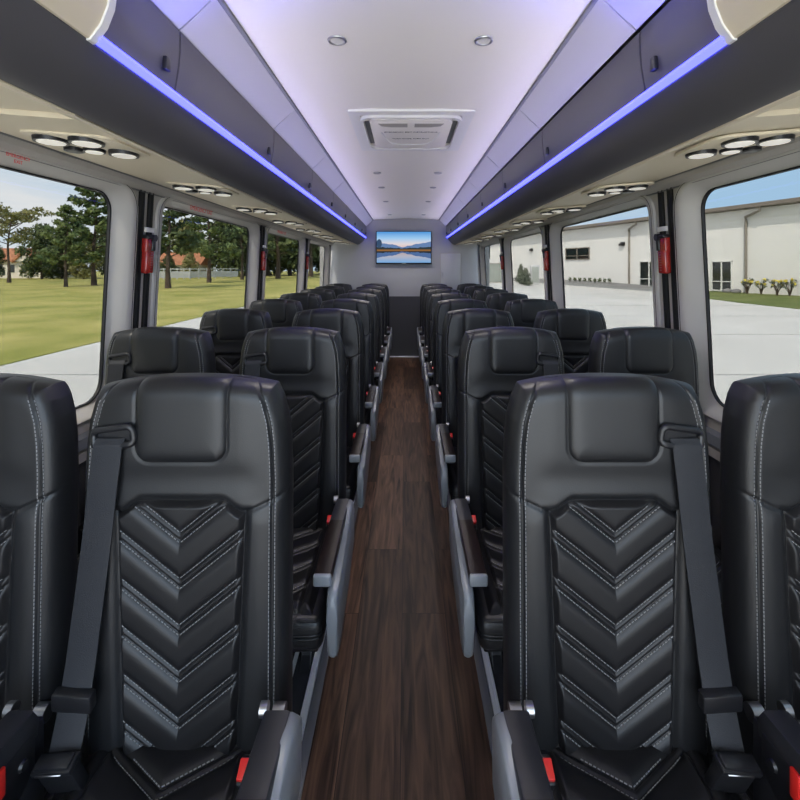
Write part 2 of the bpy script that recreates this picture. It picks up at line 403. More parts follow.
def make_seat(o, belt=True, side_panel=True):
    """o: +1/-1, the side of the wall (belt side); the arm is on the aisle side -o"""
    t = empty('coach_seat')
    def part(name, me, m, parent=t, ang=40, smooth=True): return link_mesh(name, me, m, parent, smooth, ang)
    def shared(name, m, ang=60):
        me = ME[name]
        ob = bpy.data.objects.new('stitching' if 'stitching' in name else name, me); COL.objects.link(ob); ob.parent = t
        if 'stitching' in name: ob['kind'] = 'stuff'
        if not me.materials:
            me.materials.append(m); me.polygons.foreach_set('use_smooth', [True]*len(me.polygons)); me.set_sharp_from_angle(angle=math.radians(ang))
        return ob
    shared('backrest', M['leather']); shared('headrest_pad', M['leather']); shared('quilted_panel', M['leather2']); shared('stitching', M['thread'])
    shared('seat_cushion', M['leather']); shared('cushion_panel', M['leather2']); shared('cushion_stitching', M['thread'])
    # frame under the cushion and two legs
    bm = BM(); add_box(bm, (-0.20, -0.38, 0.225), (0.20, 0.10, 0.262), 0.008); part('seat_frame', bm_mesh('seat_frame', bm), M['blackplastic'])
    for x in (-0.11, 0.11):
        bm = BM(); add_prism(bm, [(-0.20, 0.0), (0.10, 0.0), (0.06, 0.03), (0.03, 0.23), (-0.12, 0.23), (-0.16, 0.03)], lambda a, b, d: (d, a, b), x-0.018, x+0.018, 0.004)
        part('leg', bm_mesh('leg', bm), M['blackplastic'])
    a = -o
    # armrest on the aisle side
    ax0, ax1 = 0.207, 0.260
    bm = BM()
    add_prism(bm, [(-0.22, 0.478), (-0.06, 0.47), (-0.055, 0.50), (-0.07, 0.528), (-0.22, 0.534)], lambda y, z, d: (a*d, y, z), ax0, ax1, 0.006)
    add_prism(bm, [(-0.47, 0.488), (-0.22, 0.484), (-0.22, 0.505), (-0.47, 0.50)], lambda y, z, d: (a*d, y, z), ax0+0.004, ax1-0.004, 0.004)
    add_box(bm, (a*(ax0+0.012), -0.10, 0.30), (a*(ax1-0.012), -0.03, 0.48), 0.006)
    arm = part('armrest', bm_mesh('armrest', bm), M['softblack'])
    bm = BM(); add_prism(bm, [(-0.475, 0.500), (-0.221, 0.504), (-0.221, 0.535), (-0.475, 0.529)], lambda y, z, d: (a*d, y, z), ax0, ax1, 0.006)
    part('wood_inlay', bm_mesh('wood_inlay', bm), M['inlay'], arm)
    bm = BM(); add_box(bm, (a*(ax0-0.001), -0.488, 0.498), (a*(ax1+0.001), -0.474, 0.531), 0.006, 3)
    part('end_cap', bm_mesh('end_cap', bm), M['greyplastic'], arm)
    bm = BM(); add_box(bm, (a*(ax0-0.004), -0.30, 0.478), (a*(ax0+0.01), -0.235, 0.512), 0.003)
    part('release_button', bm_mesh('release_button', bm), M['red'], arm)
    bm = BM(); add_cyl(bm, (a*0.196, -0.10, 0.46), (a*0.225, -0.10, 0.46), 0.022, n=20); part('hinge', bm_mesh('hinge', bm), M['steel'], arm)
    bm = BM(); add_cyl(bm, (a*0.197, -0.06, 0.52), (a*0.212, -0.06, 0.52), 0.013, n=16); part('hinge', bm_mesh('hinge', bm), M['steel'], arm)
    if not side_panel:
        bm = BM(); add_prism(bm, [(-0.44, 0.43), (-0.40, 0.40), (-0.12, 0.385), (-0.07, 0.42), (-0.07, 0.49), (-0.44, 0.495)], lambda y, z, d: (a*d, y, z), ax1-0.03, ax1+0.002, 0.004)
        for yy, zz in ((-0.10, 0.455), (-0.205, 0.45), (-0.21, 0.41)): add_cyl(bm, (a*(ax1), yy, zz), (a*(ax1+0.007), yy, zz), 0.011, 0.008, 14)
        part('side_plate', bm_mesh('side_plate', bm), M['blackplastic'], arm)
        bm = BM(); add_box(bm, (a*(ax1-0.002), -0.158, 0.446), (a*(ax1+0.006), -0.138, 0.498), 0.003); part('release_button', bm_mesh('release_button', bm), M['red'], arm)
    if side_panel:
        poly = [(-0.07, 0.525), (-0.03, 0.48), (-0.04, 0.36), (-0.20, 0.30), (-0.40, 0.275), (-0.452, 0.275), (-0.466, 0.290), (-0.475, 0.40), (-0.48, 0.455), (-0.46, 0.475), (-0.26, 0.485), (-0.20, 0.51), (-0.13, 0.53)]
        bm = BM(); add_prism(bm, poly, lambda y, z, d: (a*d, y, z), 0.244, 0.276, 0.012)
        sp = part('side_panel', bm_mesh('side_panel', bm), M['greyplastic'], ang=50)
    # buckle stalk on the aisle side
    bm = BM(); add_tube(bm, [(a*0.185, -0.03, 0.345), (a*0.188, -0.07, 0.40), (a*0.19, -0.10, 0.43)], 0.010, 8)
    add_box(bm, (-0.011, -0.02, -0.035), (0.011, 0.02, 0.035), 0.005, 2, Matrix.Translation((a*0.191, -0.115, 0.452)) @ Matrix.Rotation(0.5, 4, 'X'))
    bk = part('buckle', bm_mesh('buckle', bm), M['blackplastic'])
    bm = BM(); add_box(bm, (-0.008, -0.014, 0.0), (0.008, 0.014, 0.012), 0.002, 2, Matrix.Translation((a*0.191, -0.134, 0.483)) @ Matrix.Rotation(0.5, 4, 'X'))
    part('button', bm_mesh('button', bm), M['red'], bk)
    # hip bracket and recline knob on both sides of the cushion gap
    bm = BM(); add_box(bm, (o*0.185, -0.055, 0.37), (o*0.215, -0.02, 0.42), 0.008); part('hip_bracket', bm_mesh('hip_bracket', bm), M['steel']); bm = BM(); add_cyl(bm, (a*0.205, 0.0, 0.455), (a*0.23, 0.0, 0.455), 0.017, n=18)
    part('recline_knob', bm_mesh('recline_knob', bm), M['steel'])
    if belt:
        # guide at the shoulder
        uc, zc = o*0.143, 1.022
        th = -o*0.16
        loop = []
        for (px, pz) in rounded(-0.044, 0.044, -0.019, 0.019, 0.012, 5):
            x = uc + px*math.cos(th) - pz*math.sin(th); z = zc + px*math.sin(th) + pz*math.cos(th)
            loop.append((x, float(front(x, z)) - 0.005, z))
        bm = BM(); add_tube(bm, loop, 0.0075, 10, closed=True)
        vs = [bm.verts.new((x, y+0.002, z)) for x, y, z in loop]; bm.faces.new(vs)
        part('belt_guide', bm_mesh('belt_guide', bm), M['blackplastic'])
        # webbing ribbon
        P = [(o*0.148, 1.020, -0.003), (o*0.150, 1.008, -0.011), (o*0.158, 0.93, -0.013), (o*0.168, 0.82, -0.014), (o*0.180, 0.70, -0.018), (o*0.190, 0.58, -0.026), (o*0.192, 0.49, -0.045), (o*0.190, 0.42, -0.075)]
        n = 60; src = np.linspace(0, 1, len(P)); dst = np.linspace(0, 1, n)
        xs = np.interp(dst, src, [p[0] for p in P]); zs = np.interp(dst, src, [p[1] for p in P]); of = np.interp(dst, src, [p[2] for p in P])
        k = np.ones(7)/7
        xs = np.convolve(np.pad(xs, 3, 'edge'), k, 'valid'); of = np.convolve(np.pad(of, 3, 'edge'), k, 'valid')
        hw = 0.031
        lim = lambda x: np.clip(x, -0.185, 0.185)
        yy = front(lim(xs), np.maximum(zs, 0.4), False) + of
        L_ = np.stack([xs-hw, yy-0.0, zs+0.0], -1); R_ = np.stack([xs+hw, yy+0.0, zs], -1)
        cols = 9; G = []
        for i in range(cols):
            f = i/(cols-1); G.append(L_*(1-f)+R_*f + np.array([0, -0.0015*(1-(2*f-1)**2), 0]))
        Fr = np.stack(G, 1); Bk = Fr + np.array([0, 0.003, 0])
        me = grid_mesh('w', np.concatenate([Fr, Bk[:, ::-1], Fr[:, :1]], 1)); me.name = 'shoulder_belt'
        bl = part('shoulder_belt', me, M['web'], ang=70)
        i = int(np.argmin(abs(zs-0.520)))
        bm = BM(); add_box(bm, (-0.040, -0.011, -0.019), (0.040, 0.010, 0.019), 0.004, 2, Matrix.Translation((xs[i], yy[i]-0.002, zs[i])) @ Matrix.Rotation(-o*0.06, 4, 'Y') @ Matrix.Rotation(0.12, 4, 'X'))
        part('slider', bm_mesh('slider', bm), M['blackplastic'], bl)
        bm = BM(); add_box(bm, (-0.036, -0.012, -0.045), (0.036, 0.012, 0.04), 0.005, 2, Matrix.Translation((o*0.190, -0.073, 0.412)) @ Matrix.Rotation(0.35, 4, 'X') @ Matrix.Rotation(o*0.12, 4, 'Y'))
        add_box(bm, (-0.040, -0.016, 0.020), (0.040, 0.016, 0.034), 0.004, 2, Matrix.Translation((o*0.190, -0.073, 0.412)) @ Matrix.Rotation(0.35, 4, 'X') @ Matrix.Rotation(o*0.12, 4, 'Y'))
        bt = part('belt_buckle', bm_mesh('belt_buckle', bm), M['blackplastic'], bl)
        bm = BM(); add_box(bm, (-0.030, -0.0175, 0.0255), (0.022, -0.014, 0.0295), 0.001, 1, Matrix.Translation((o*0.190, -0.073, 0.412)) @ Matrix.Rotation(0.35, 4, 'X') @ Matrix.Rotation(o*0.12, 4, 'Y'))
        part('tongue', bm_mesh('tongue', bm), M['steel'], bl)
    return t

rowY = [0.935 + 0.79*k for k in range(8)]
protos = {}
for side, o in (('left', -1), ('right', 1)):
    for where in ('aisle', 'window'):
        for k in range(8):
            key = (side, where)
            if key not in protos:
                s = make_seat(o, belt=(where == 'aisle' or side == 'left'), side_panel=(where == 'aisle')); protos[key] = s
            else:
                s = copy_tree(protos[key])
            if where == 'aisle': x = 0.452 if k == 0 else 0.432
            else: x = 0.952 if k == 0 else 0.957
            s.location = (o*x + ((0.002 if o > 0 else -0.008) if k == 0 and where == "aisle" else 0), rowY[k], 0); s.scale = (0.975 if k == 0 else 0.925, 1, 1)
            lab = f'black quilted leather {where} seat on the {side} side in the {ORD[k]} row from the camera'
            tag(s, lab, 'seat', f'coach seats beside the {where} on the {side}')

# ------------------------------------------------------------------ bus shell
YF, YR = -1.05, 6.90
def wx(z): return 1.197 - (z-0.65)*0.052
bm = BM(); add_box(bm, (-0.262, YF, -0.03), (0.262, YR, 0.0)); struct('floor', bm, M['floor'], smooth=False)
for s, nm in ((-1, 'left'), (1, 'right')):
    bm = BM(); add_box(bm, (s*0.262, YF, -0.03), (s*1.27, YR, -0.001)); struct('floor_'+nm, bm, M['carpet'], smooth=False)
    bm = BM(); add_box(bm, (s*0.257, YF, 0.0), (s*0.286, YR, 0.006), 0.002); o = struct('trim_'+('1' if s < 0 else '2'), bm, M['strip'])
    for i, (x, w, h) in enumerate(((0.297, 0.010, 0.014), (0.372, 0.006, 0.010))):
        bm = BM()
        add_extrude(bm, [(s*(x-w), -0.001), (s*(x-w), h), (s*(x-w*0.35), h), (s*(x-w*0.35), h*0.4), (s*(x+w*0.35), h*0.4), (s*(x+w*0.35), h), (s*(x+w), h), (s*(x+w), -0.001)], YF, YR, closed=True, cap=True)
        o = obj('seat_rail', bm, M['chrome'], ang=20)
        tag(o, f"{['bright','thin bright'][i]} metal seat rail on the floor, {['beside the grey aisle strip','further under the seats'][i]}, {nm} of the aisle", 'rail', 'seat rails along the floor')
bm = BM(); add_box(bm, (-0.30, YR-0.035, 0.0), (0.30, YR-0.005, 0.018), 0.004); o = obj('threshold_strip', bm, M['chrome']); tag(o, 'thin metal strip across the aisle at the foot of the rear wall', 'strip')

# ceiling: slightly crowned panel with an opening-free flat skin
bm = BM()
prof = [(x, 2.103 + 0.018*(1-(x/0.505)**2)) for x in np.linspace(-0.505, 0.505, 25)]
add_extrude(bm, prof + [(0.505, 2.20), (-0.505, 2.20)], YF, YR, closed=True, cap=True)
struct('ceiling', bm, M['ceiling'], ang=30).location.x = 0.02
bm = BM(); add_box(bm, (-1.30, YF, 2.205), (1.30, YR+0.05, 2.24)); struct('roof', bm, M['trim'], smooth=False)
for i, s in enumerate((-1, 1)):
    bm = BM(); add_box(bm, (s*0.498, YF, 2.094), (s*0.512, YR, 2.106), 0.002); struct(f'trim_{3+i}', bm, M['trimdark']).location.x = 0.02

# rear wall
bm = BM(); add_box(bm, (-1.30, YR, 0.93), (1.30, YR+0.05, 2.22)); struct('wall_back', bm, M['rear'], smooth=False)
bm = BM(); add_box(bm, (-1.30, YR-0.004, -0.02), (1.30, YR+0.05, 0.93)); struct('baseboard_back', bm, mat('dark rear carpet', (0.055, 0.057, 0.062), 0.8), smooth=False)  # shade on the lower rear wall put into its colour
t = empty('access_door', (0, YR, 0), label='pale grey access door in the rear wall, right of the television', cat='door')
bm = BM(); add_box(bm, (0.555, -0.022, 1.02), (0.855, -0.002, 1.585), 0.004); obj('door_panel', bm, mat('pale panel', (0.46, 0.46, 0.46), 0.45), t)
bm = BM()
for a, b in (((0.545, -0.014, 1.01), (0.555, -0.001, 1.595)), ((0.855, -0.014, 1.01), (0.865, -0.001, 1.595)), ((0.545, -0.014, 1.585), (0.865, -0.001, 1.595))): add_box(bm, a, b)
obj('door_frame', bm, M['trim'], t)
bm = BM(); add_box(bm, (0.575, -0.034, 1.24), (0.59, -0.020, 1.30), 0.004); obj('latch', bm, M['steel'], t)

# television
def tv_mat():
    m = bpy.data.materials.new('lake picture on screen'); m.use_nodes = True
    nt = m.node_tree; nt.nodes.clear(); L = nt.links.new
    N = nt.nodes.new
    o = N('ShaderNodeOutputMaterial'); e = N('ShaderNodeEmission'); e.inputs['Strength'].default_value = 1.0; L(e.outputs[0], o.inputs[0])
    tc = N('ShaderNodeTexCoord'); sp = N('ShaderNodeSeparateXYZ'); L(tc.outputs['Generated'], sp.inputs[0])
    def math_(op, a, b=None):
        n = N('ShaderNodeMath'); n.operation = op
        for i, v in enumerate((a, b)):
            if v is None: continue
            if isinstance(v, (int, float)): n.inputs[i].default_value = v
            else: L(v, n.inputs[i])
        return n.outputs[0]
    X, Z = sp.outputs['X'], sp.outputs['Z']
    H = 0.41   # waterline
    az = math_('ADD', math_('ABSOLUTE', math_('SUBTRACT', Z, H)), 0.0)   # mirrored height
    cx = N('ShaderNodeCombineXYZ'); L(X, cx.inputs['X'])
    def noise1(scale, amp, base, det=3):
        n = N('ShaderNodeTexNoise'); n.noise_dimensions = '3D'; n.inputs['Scale'].default_value = scale; n.inputs['Detail'].default_value = det; L(cx.outputs[0], n.inputs['Vector'])
        return math_('ADD', math_('MULTIPLY', math_('SUBTRACT', n.outputs['Fac'], 0.5), amp), base)
    sky = N('ShaderNodeValToRGB'); L(az, sky.inputs[0]); cr = sky.color_ramp
    cr.elements[0].position = 0.0; cr.elements[0].color = (0.75, 0.45, 0.36, 1); cr.elements[1].position = 0.6; cr.elements[1].color = (0.06, 0.28, 0.68, 1)
    q = cr.elements.new(0.20); q.color = (0.72, 0.66, 0.68, 1); q = cr.elements.new(0.38); q.color = (0.33, 0.58, 0.85, 1)
    col = sky.outputs[0]
    def over(col, ridge, c):
        f = math_('LESS_THAN', az, ridge); mx = N('ShaderNodeMix'); mx.data_type = 'RGBA'; L(f, mx.inputs['Factor']); L(col, mx.inputs['A']); mx.inputs['B'].default_value = (*c, 1); return mx.outputs['Result']
    side = math_('MULTIPLY', math_('ABSOLUTE', math_('SUBTRACT', X, 0.48)), 0.34)
    col = over(col, math_('ADD', noise1(5, 0.16, 0.10), side), (0.13, 0.22, 0.42))
    col = over(col, math_('ADD', noise1(14, 0.10, 0.055), math_('MULTIPLY', side, 0.25)), (0.035, 0.045, 0.05))
    land = math_('LESS_THAN', math_('ABSOLUTE', math_('SUBTRACT', Z, H-0.01)), 0.028)
    mx = N('ShaderNodeMix'); mx.data_type = 'RGBA'; L(land, mx.inputs['Factor']); L(col, mx.inputs['A']); mx.inputs['B'].default_value = (0.26, 0.12, 0.04, 1); col = mx.outputs['Result']
    water = math_('LESS_THAN', Z, H-0.035)
    wv = N('ShaderNodeMix'); wv.data_type = 'RGBA'; wv.blend_type = 'MULTIPLY'; L(water, wv.inputs['Factor']); L(col, wv.inputs['A']); wv.inputs['B'].default_value = (0.62, 0.68, 0.78, 1); col = wv.outputs['Result']
    # tree on the left
    tr = math_('MULTIPLY', math_('LESS_THAN', math_('ADD', math_('POWER', math_('DIVIDE', math_('SUBTRACT', X, 0.045), 0.05), 2), math_('POWER', math_('DIVIDE', math_('SUBTRACT', Z, 0.62), 0.14), 2)), 1.0), 1.0)
    mx = N('ShaderNodeMix'); mx.data_type = 'RGBA'; L(tr, mx.inputs['Factor']); L(col, mx.inputs['A']); mx.inputs['B'].default_value = (0.04, 0.08, 0.15, 1); col = mx.outputs['Result']
    L(col, e.inputs['Color']); return m
t = empty('television', (-0.012, YR, 1.68), label='flat television on the rear wall showing a mountain lake', cat='television')
bm = BM(); add_box(bm, (-0.425, -0.055, -0.255), (0.425, -0.02, 0.245), 0.006); add_box(bm, (-0.2, -0.02, -0.15), (0.2, 0, 0.15)); obj('casing', bm, M['blackplastic'], t)
bm = BM(); add_box(bm, (-0.412, -0.0585, -0.235), (0.412, -0.055, 0.236)); obj('screen', bm, tv_mat(), t, smooth=False)
bm = BM(); add_box(bm, (-0.03, -0.058, -0.249), (0.03, -0.054, -0.243)); obj('nameplate', bm, M['steel'], t, smooth=False)

# side walls with rounded openings
NP = 12
PIL = [1.94 + 1.63*k for k in range(-2, 4)]
ZB, ZT, RAD = 0.812, 1.712, 0.095
NC = 8
wn = 0
for s, nm in ((-1, 'left'), (1, 'right')):
    bm = BM(); fm = BM(); gk = BM()
    sh_ = -0.05 if s > 0 else 0.0
    bays = [(PIL[i]+sh_, PIL[i+1]+(sh_ if i < len(PIL)-2 else 0)) for i in range(len(PIL)-1)]
    for (pa, pb) in bays:
        y0, y1 = max(pa, YF), min(pb, YR)
        h0, h1 = pa+0.19, min(pb-0.04, YR-0.10)
        if h0 < YF: h0 = YF+0.05
        inner = rounded(h0, h1, ZB, ZT, RAD, NC)
        n = len(inner)
        outer = []
        for i, (a, b) in enumerate(inner):
            c = i // (NC+1); f = (i % (NC+1))/NC
            if c == 0: p = (y1 if f > 0.5 else h1-RAD+(y1-h1+RAD)*f*2, 0.70 if f <= 0.5 else 0.70+(ZB+RAD-0.70)*(f-0.5)*2)
            elif c == 1: p = (y1 if f <= 0.5 else y1-(y1-h1+RAD)*(f-0.5)*2, 1.76 if f >= 0.5 else ZT-RAD+(1.76-ZT+RAD)*f*2)
            elif c == 2: p = (y0 if f >= 0.5 else h0+RAD-(h0+RAD-y0)*f*2, 1.76 if f <= 0.5 else 1.76-(1.76-ZT+RAD)*(f-0.5)*2)
            else: p = (y0 if f <= 0.5 else y0+(h0+RAD-y0)*(f-0.5)*2, 0.70 if f >= 0.5 else ZB+RAD-(ZB+RAD-0.70)*f*2)
            outer.append(p)
        O = [bm.verts.new((s*wx(z), y, z)) for y, z in outer]; I = [bm.verts.new((s*wx(z), y, z)) for y, z in inner]
        for i in range(n):
            j = (i+1) % n; bm.faces.new((O[i], O[j], I[j], I[i]))
        # sloping reveal (window frame), rounded lip
        cy, cz = (h0+h1)/2, (ZB+ZT)/2
        def ring(dx, sh, target):
            kz = 0.55 if sh > 0 else 0.28
            q = rounded(h0+sh, h1-sh, ZB+sh*kz, ZT-sh*kz, max(RAD-sh*0.3, 0.02), NC)
            return [target.verts.new((s*(wx(z)+dx), y, z)) for y, z in q]
        rings = [ring(d, q, fm) for d, q in ((-0.001, -0.046), (-0.009, -0.041), (-0.012, -0.030), (-0.012, -0.010), (-0.006, 0.006), (0.014, 0.020), (0.044, 0.050), (0.052, 0.056))]
        for A, B in zip(rings[:-1], rings[1:]):
            for i in range(n): fm.faces.new((A[i], A[(i+1) % n], B[(i+1) % n], B[i]))
        G = [ring(d, q, gk) for d, q in ((0.050, 0.052), (0.044, 0.056), (0.044, 0.063), (0.054, 0.066))]
        for A, B in zip(G[:-1], G[1:]):
            for i in range(n): gk.faces.new((A[i], A[(i+1) % n], B[(i+1) % n], B[i]))
        sq = [ring(-0.010, -0.0285, gk), ring(-0.0128, -0.028, gk), ring(-0.0128, -0.0245, gk), ring(-0.010, -0.024, gk)]
        for A, B in zip(sq[:-1], sq[1:]):
            for i in range(n): gk.faces.new((A[i], A[(i+1) % n], B[(i+1) % n], B[i]))
        wn += 1
        g = BM(); R1 = ring(0.050, 0.056, g); R2 = ring(0.055, 0.056, g)
        g.faces.new(R1); g.faces.new(R2[::-1])
        for i in range(n): g.faces.new((R1[i], R1[(i+1) % n], R2[(i+1) % n], R2[i]))
        w = obj(f'window_{wn}', g, M['glass'], smooth=False); w['kind'] = 'structure'
    # header above and dado below
    add_extrude(bm, [(s*(wx(1.76)), 1.76), (s*wx(1.86), 2.22)], YF, YR)
    add_extrude(bm, [(s*wx(0.70), 0.70), (s*(wx(0.70)-0.02), 0.695), (s*(wx(0.66)-0.02), 0.66), (s*(wx(0.64)), 0.655)], YF, YR)
    struct('wall_'+nm, bm, M['trim'], ang=35)
    bm = BM(); add_box(bm, (s*1.205, YF, 0.0), (s*1.27, YR, 0.655)); struct('baseboard_'+nm, bm, M['carpet'], smooth=False)
    struct('trim_'+('5' if s < 0 else '6'), fm, M['trimlite'], ang=35)
    struct('trim_'+('7' if s < 0 else '8'), gk, M['rubber'], ang=35)
    bm = BM(); add_extrude(bm, [(s*wx(0.755), 0.760), (s*(wx(0.755)-0.028), 0.752), (s*(wx(0.71)-0.030), 0.712), (s*wx(0.70), 0.700)], YF, YR, closed=True, cap=True); struct('trim_'+('9' if s < 0 else '10'), bm, M['greyplastic'])
    # header beam under the bin
    bm = BM(); add_extrude(bm, [(s*1.10, 1.752), (s*1.108, 1.730), (s*1.125, 1.718), (s*1.138, 1.714), (s*1.15, 1.75)], YF, YR, closed=True, cap=True); struct('trim_'+('11' if s < 0 else '12'), bm, M['trim'], ang=25)
    for x_, z_ in ((1.098, 1.7495), (1.1365, 1.7115)):
        gb = BM(); add_box(gb, (s*(x_-0.002), YF, z_-0.003), (s*(x_+0.006), YR, z_+0.002)); struct('trim_17', gb, M['trimdark'], smooth=False)
    # tracks and red handles on each pillar
    for i, p in enumerate(PIL[2:]):
        yc = p + 0.062 + (-0.055 if s > 0 else 0)
        last = (i == len(PIL[2:])-1)
        if last: yc = YR-0.05
        t = empty('pillar_track', (0, yc, 0), label=f'pair of black rails on the {nm} window pillar, {ORD[i]} pillar from the camera', cat='rail', group=f'{nm} pillar rails')
        for dy in (-0.034, 0.034):
            b2 = BM()
            pts = lambda e, y: (s*(wx(e)-0.003), y, e)
            for (ya, yb, d) in ((-0.017, -0.012, 0.009), (0.012, 0.017, 0.009), (-0.017, 0.017, 0.004)):
                A = []
                for z in (0.70, 1.735):
                    for y in (dy+ya, dy+yb):
                        for dd in (0.0, d): A.append(b2.verts.new((s*(wx(z)-dd), y, z)))
                for f in ((0, 1, 3, 2), (4, 6, 7, 5), (0, 4, 5, 1), (2, 3, 7, 6), (0, 2, 6, 4), (1, 5, 7, 3)): b2.faces.new([A[q] for q in f])
            obj('rail', b2, M['rubber'], t, smooth=False)
        if not last:
            xs = wx(1.42)-0.012
            h = empty('emergency_handle', (s*xs, yc-0.005, 1.425), label=f'red emergency window handle on the {nm} wall, {ORD[i]} window pillar from the camera', cat='handle', group='red emergency handles')
            h.rotation_euler = (0, -s*0.052, 0); h.scale = (0.9, 0.86, 0.86)
            b2 = BM(); add_box(b2, (-s*0.034, -0.032, -0.085), (0.0, 0.032, 0.035), 0.010, 3); add_box(b2, (-s*0.030, -0.034, 0.02), (0.0, 0.012, 0.098), 0.008, 3); obj('body', b2, M['gloss_red'], h)
            b2 = BM(); add_box(b2, (-s*0.036, 0.010, 0.03), (-s*0.004, 0.040, 0.095), 0.008, 2); add_box(b2, (-s*0.036, -0.036, 0.092), (0, 0.044, 0.112), 0.008, 2); add_cyl(b2, (-s*0.04, 0.025, 0.10), (-s*0.01, 0.025, 0.10), 0.018, n=14); obj('clamp', b2, M['blackplastic'], h)
            b2 = BM(); add_box(b2, (-s*0.020, -0.038, 0.128), (-s*0.012, 0.044, 0.152), 0.002); obj('label_plate', b2, M['whitepl'], h)
            b2 = BM()
            for zz in np.linspace(-0.07, 0.02, 8): add_box(b2, (-s*0.0355, -0.006, zz), (-s*0.0335, 0.010, zz+0.006))
            obj('lettering', b2, mat('dark red ink', (0.25, 0.02, 0.02), 0.5), h, smooth=False)

# window lettering
def text(name, body, size, m, parent=None, loc=(0, 0, 0), rot=None, ext=0.0004):
    cu = bpy.data.curves.new(name, 'FONT'); cu.body = body; cu.size = size; cu.align_x = 'CENTER'; cu.align_y = 'CENTER'; cu.extrude = ext
    o = bpy.data.objects.new(name, cu); COL.objects.link(o); cu.materials.append(m)
    me = bpy.data.meshes.new_from_object(o.evaluated_get(bpy.context.evaluated_depsgraph_get())); me.name = name
    COL.objects.unlink(o); bpy.data.objects.remove(o); bpy.data.curves.remove(cu)
    o = bpy.data.objects.new(name, me); COL.objects.link(o)
    if not me.materials: me.materials.append(m)
    o.location = loc
    if rot is not None: o.rotation_euler = rot
    if parent: o.parent = parent
    return o
for i, (yy, lines, sz) in enumerate(((1.325, ('EMERGENCY', 'EXIT'), 0.0145), (2.52, ('EMERGENCY EXIT',), 0.034), (4.15, ('EMERGENCY EXIT',), 0.036))):
    zz = 1.696
    t = empty('exit_decal', (-(wx(zz)-0.016), yy, zz), label=['small red exit lettering in two lines above the nearest left window', 'red exit lettering above the second left window', 'red exit lettering above the third left window'][i], cat='lettering')
    for k, ln in enumerate(lines):
        text('lettering', ln, sz, M['redink'], t, (0.001, 0, (0.5*(len(lines)-1)-k)*sz*1.05), (PI/2, 0, PI/2))

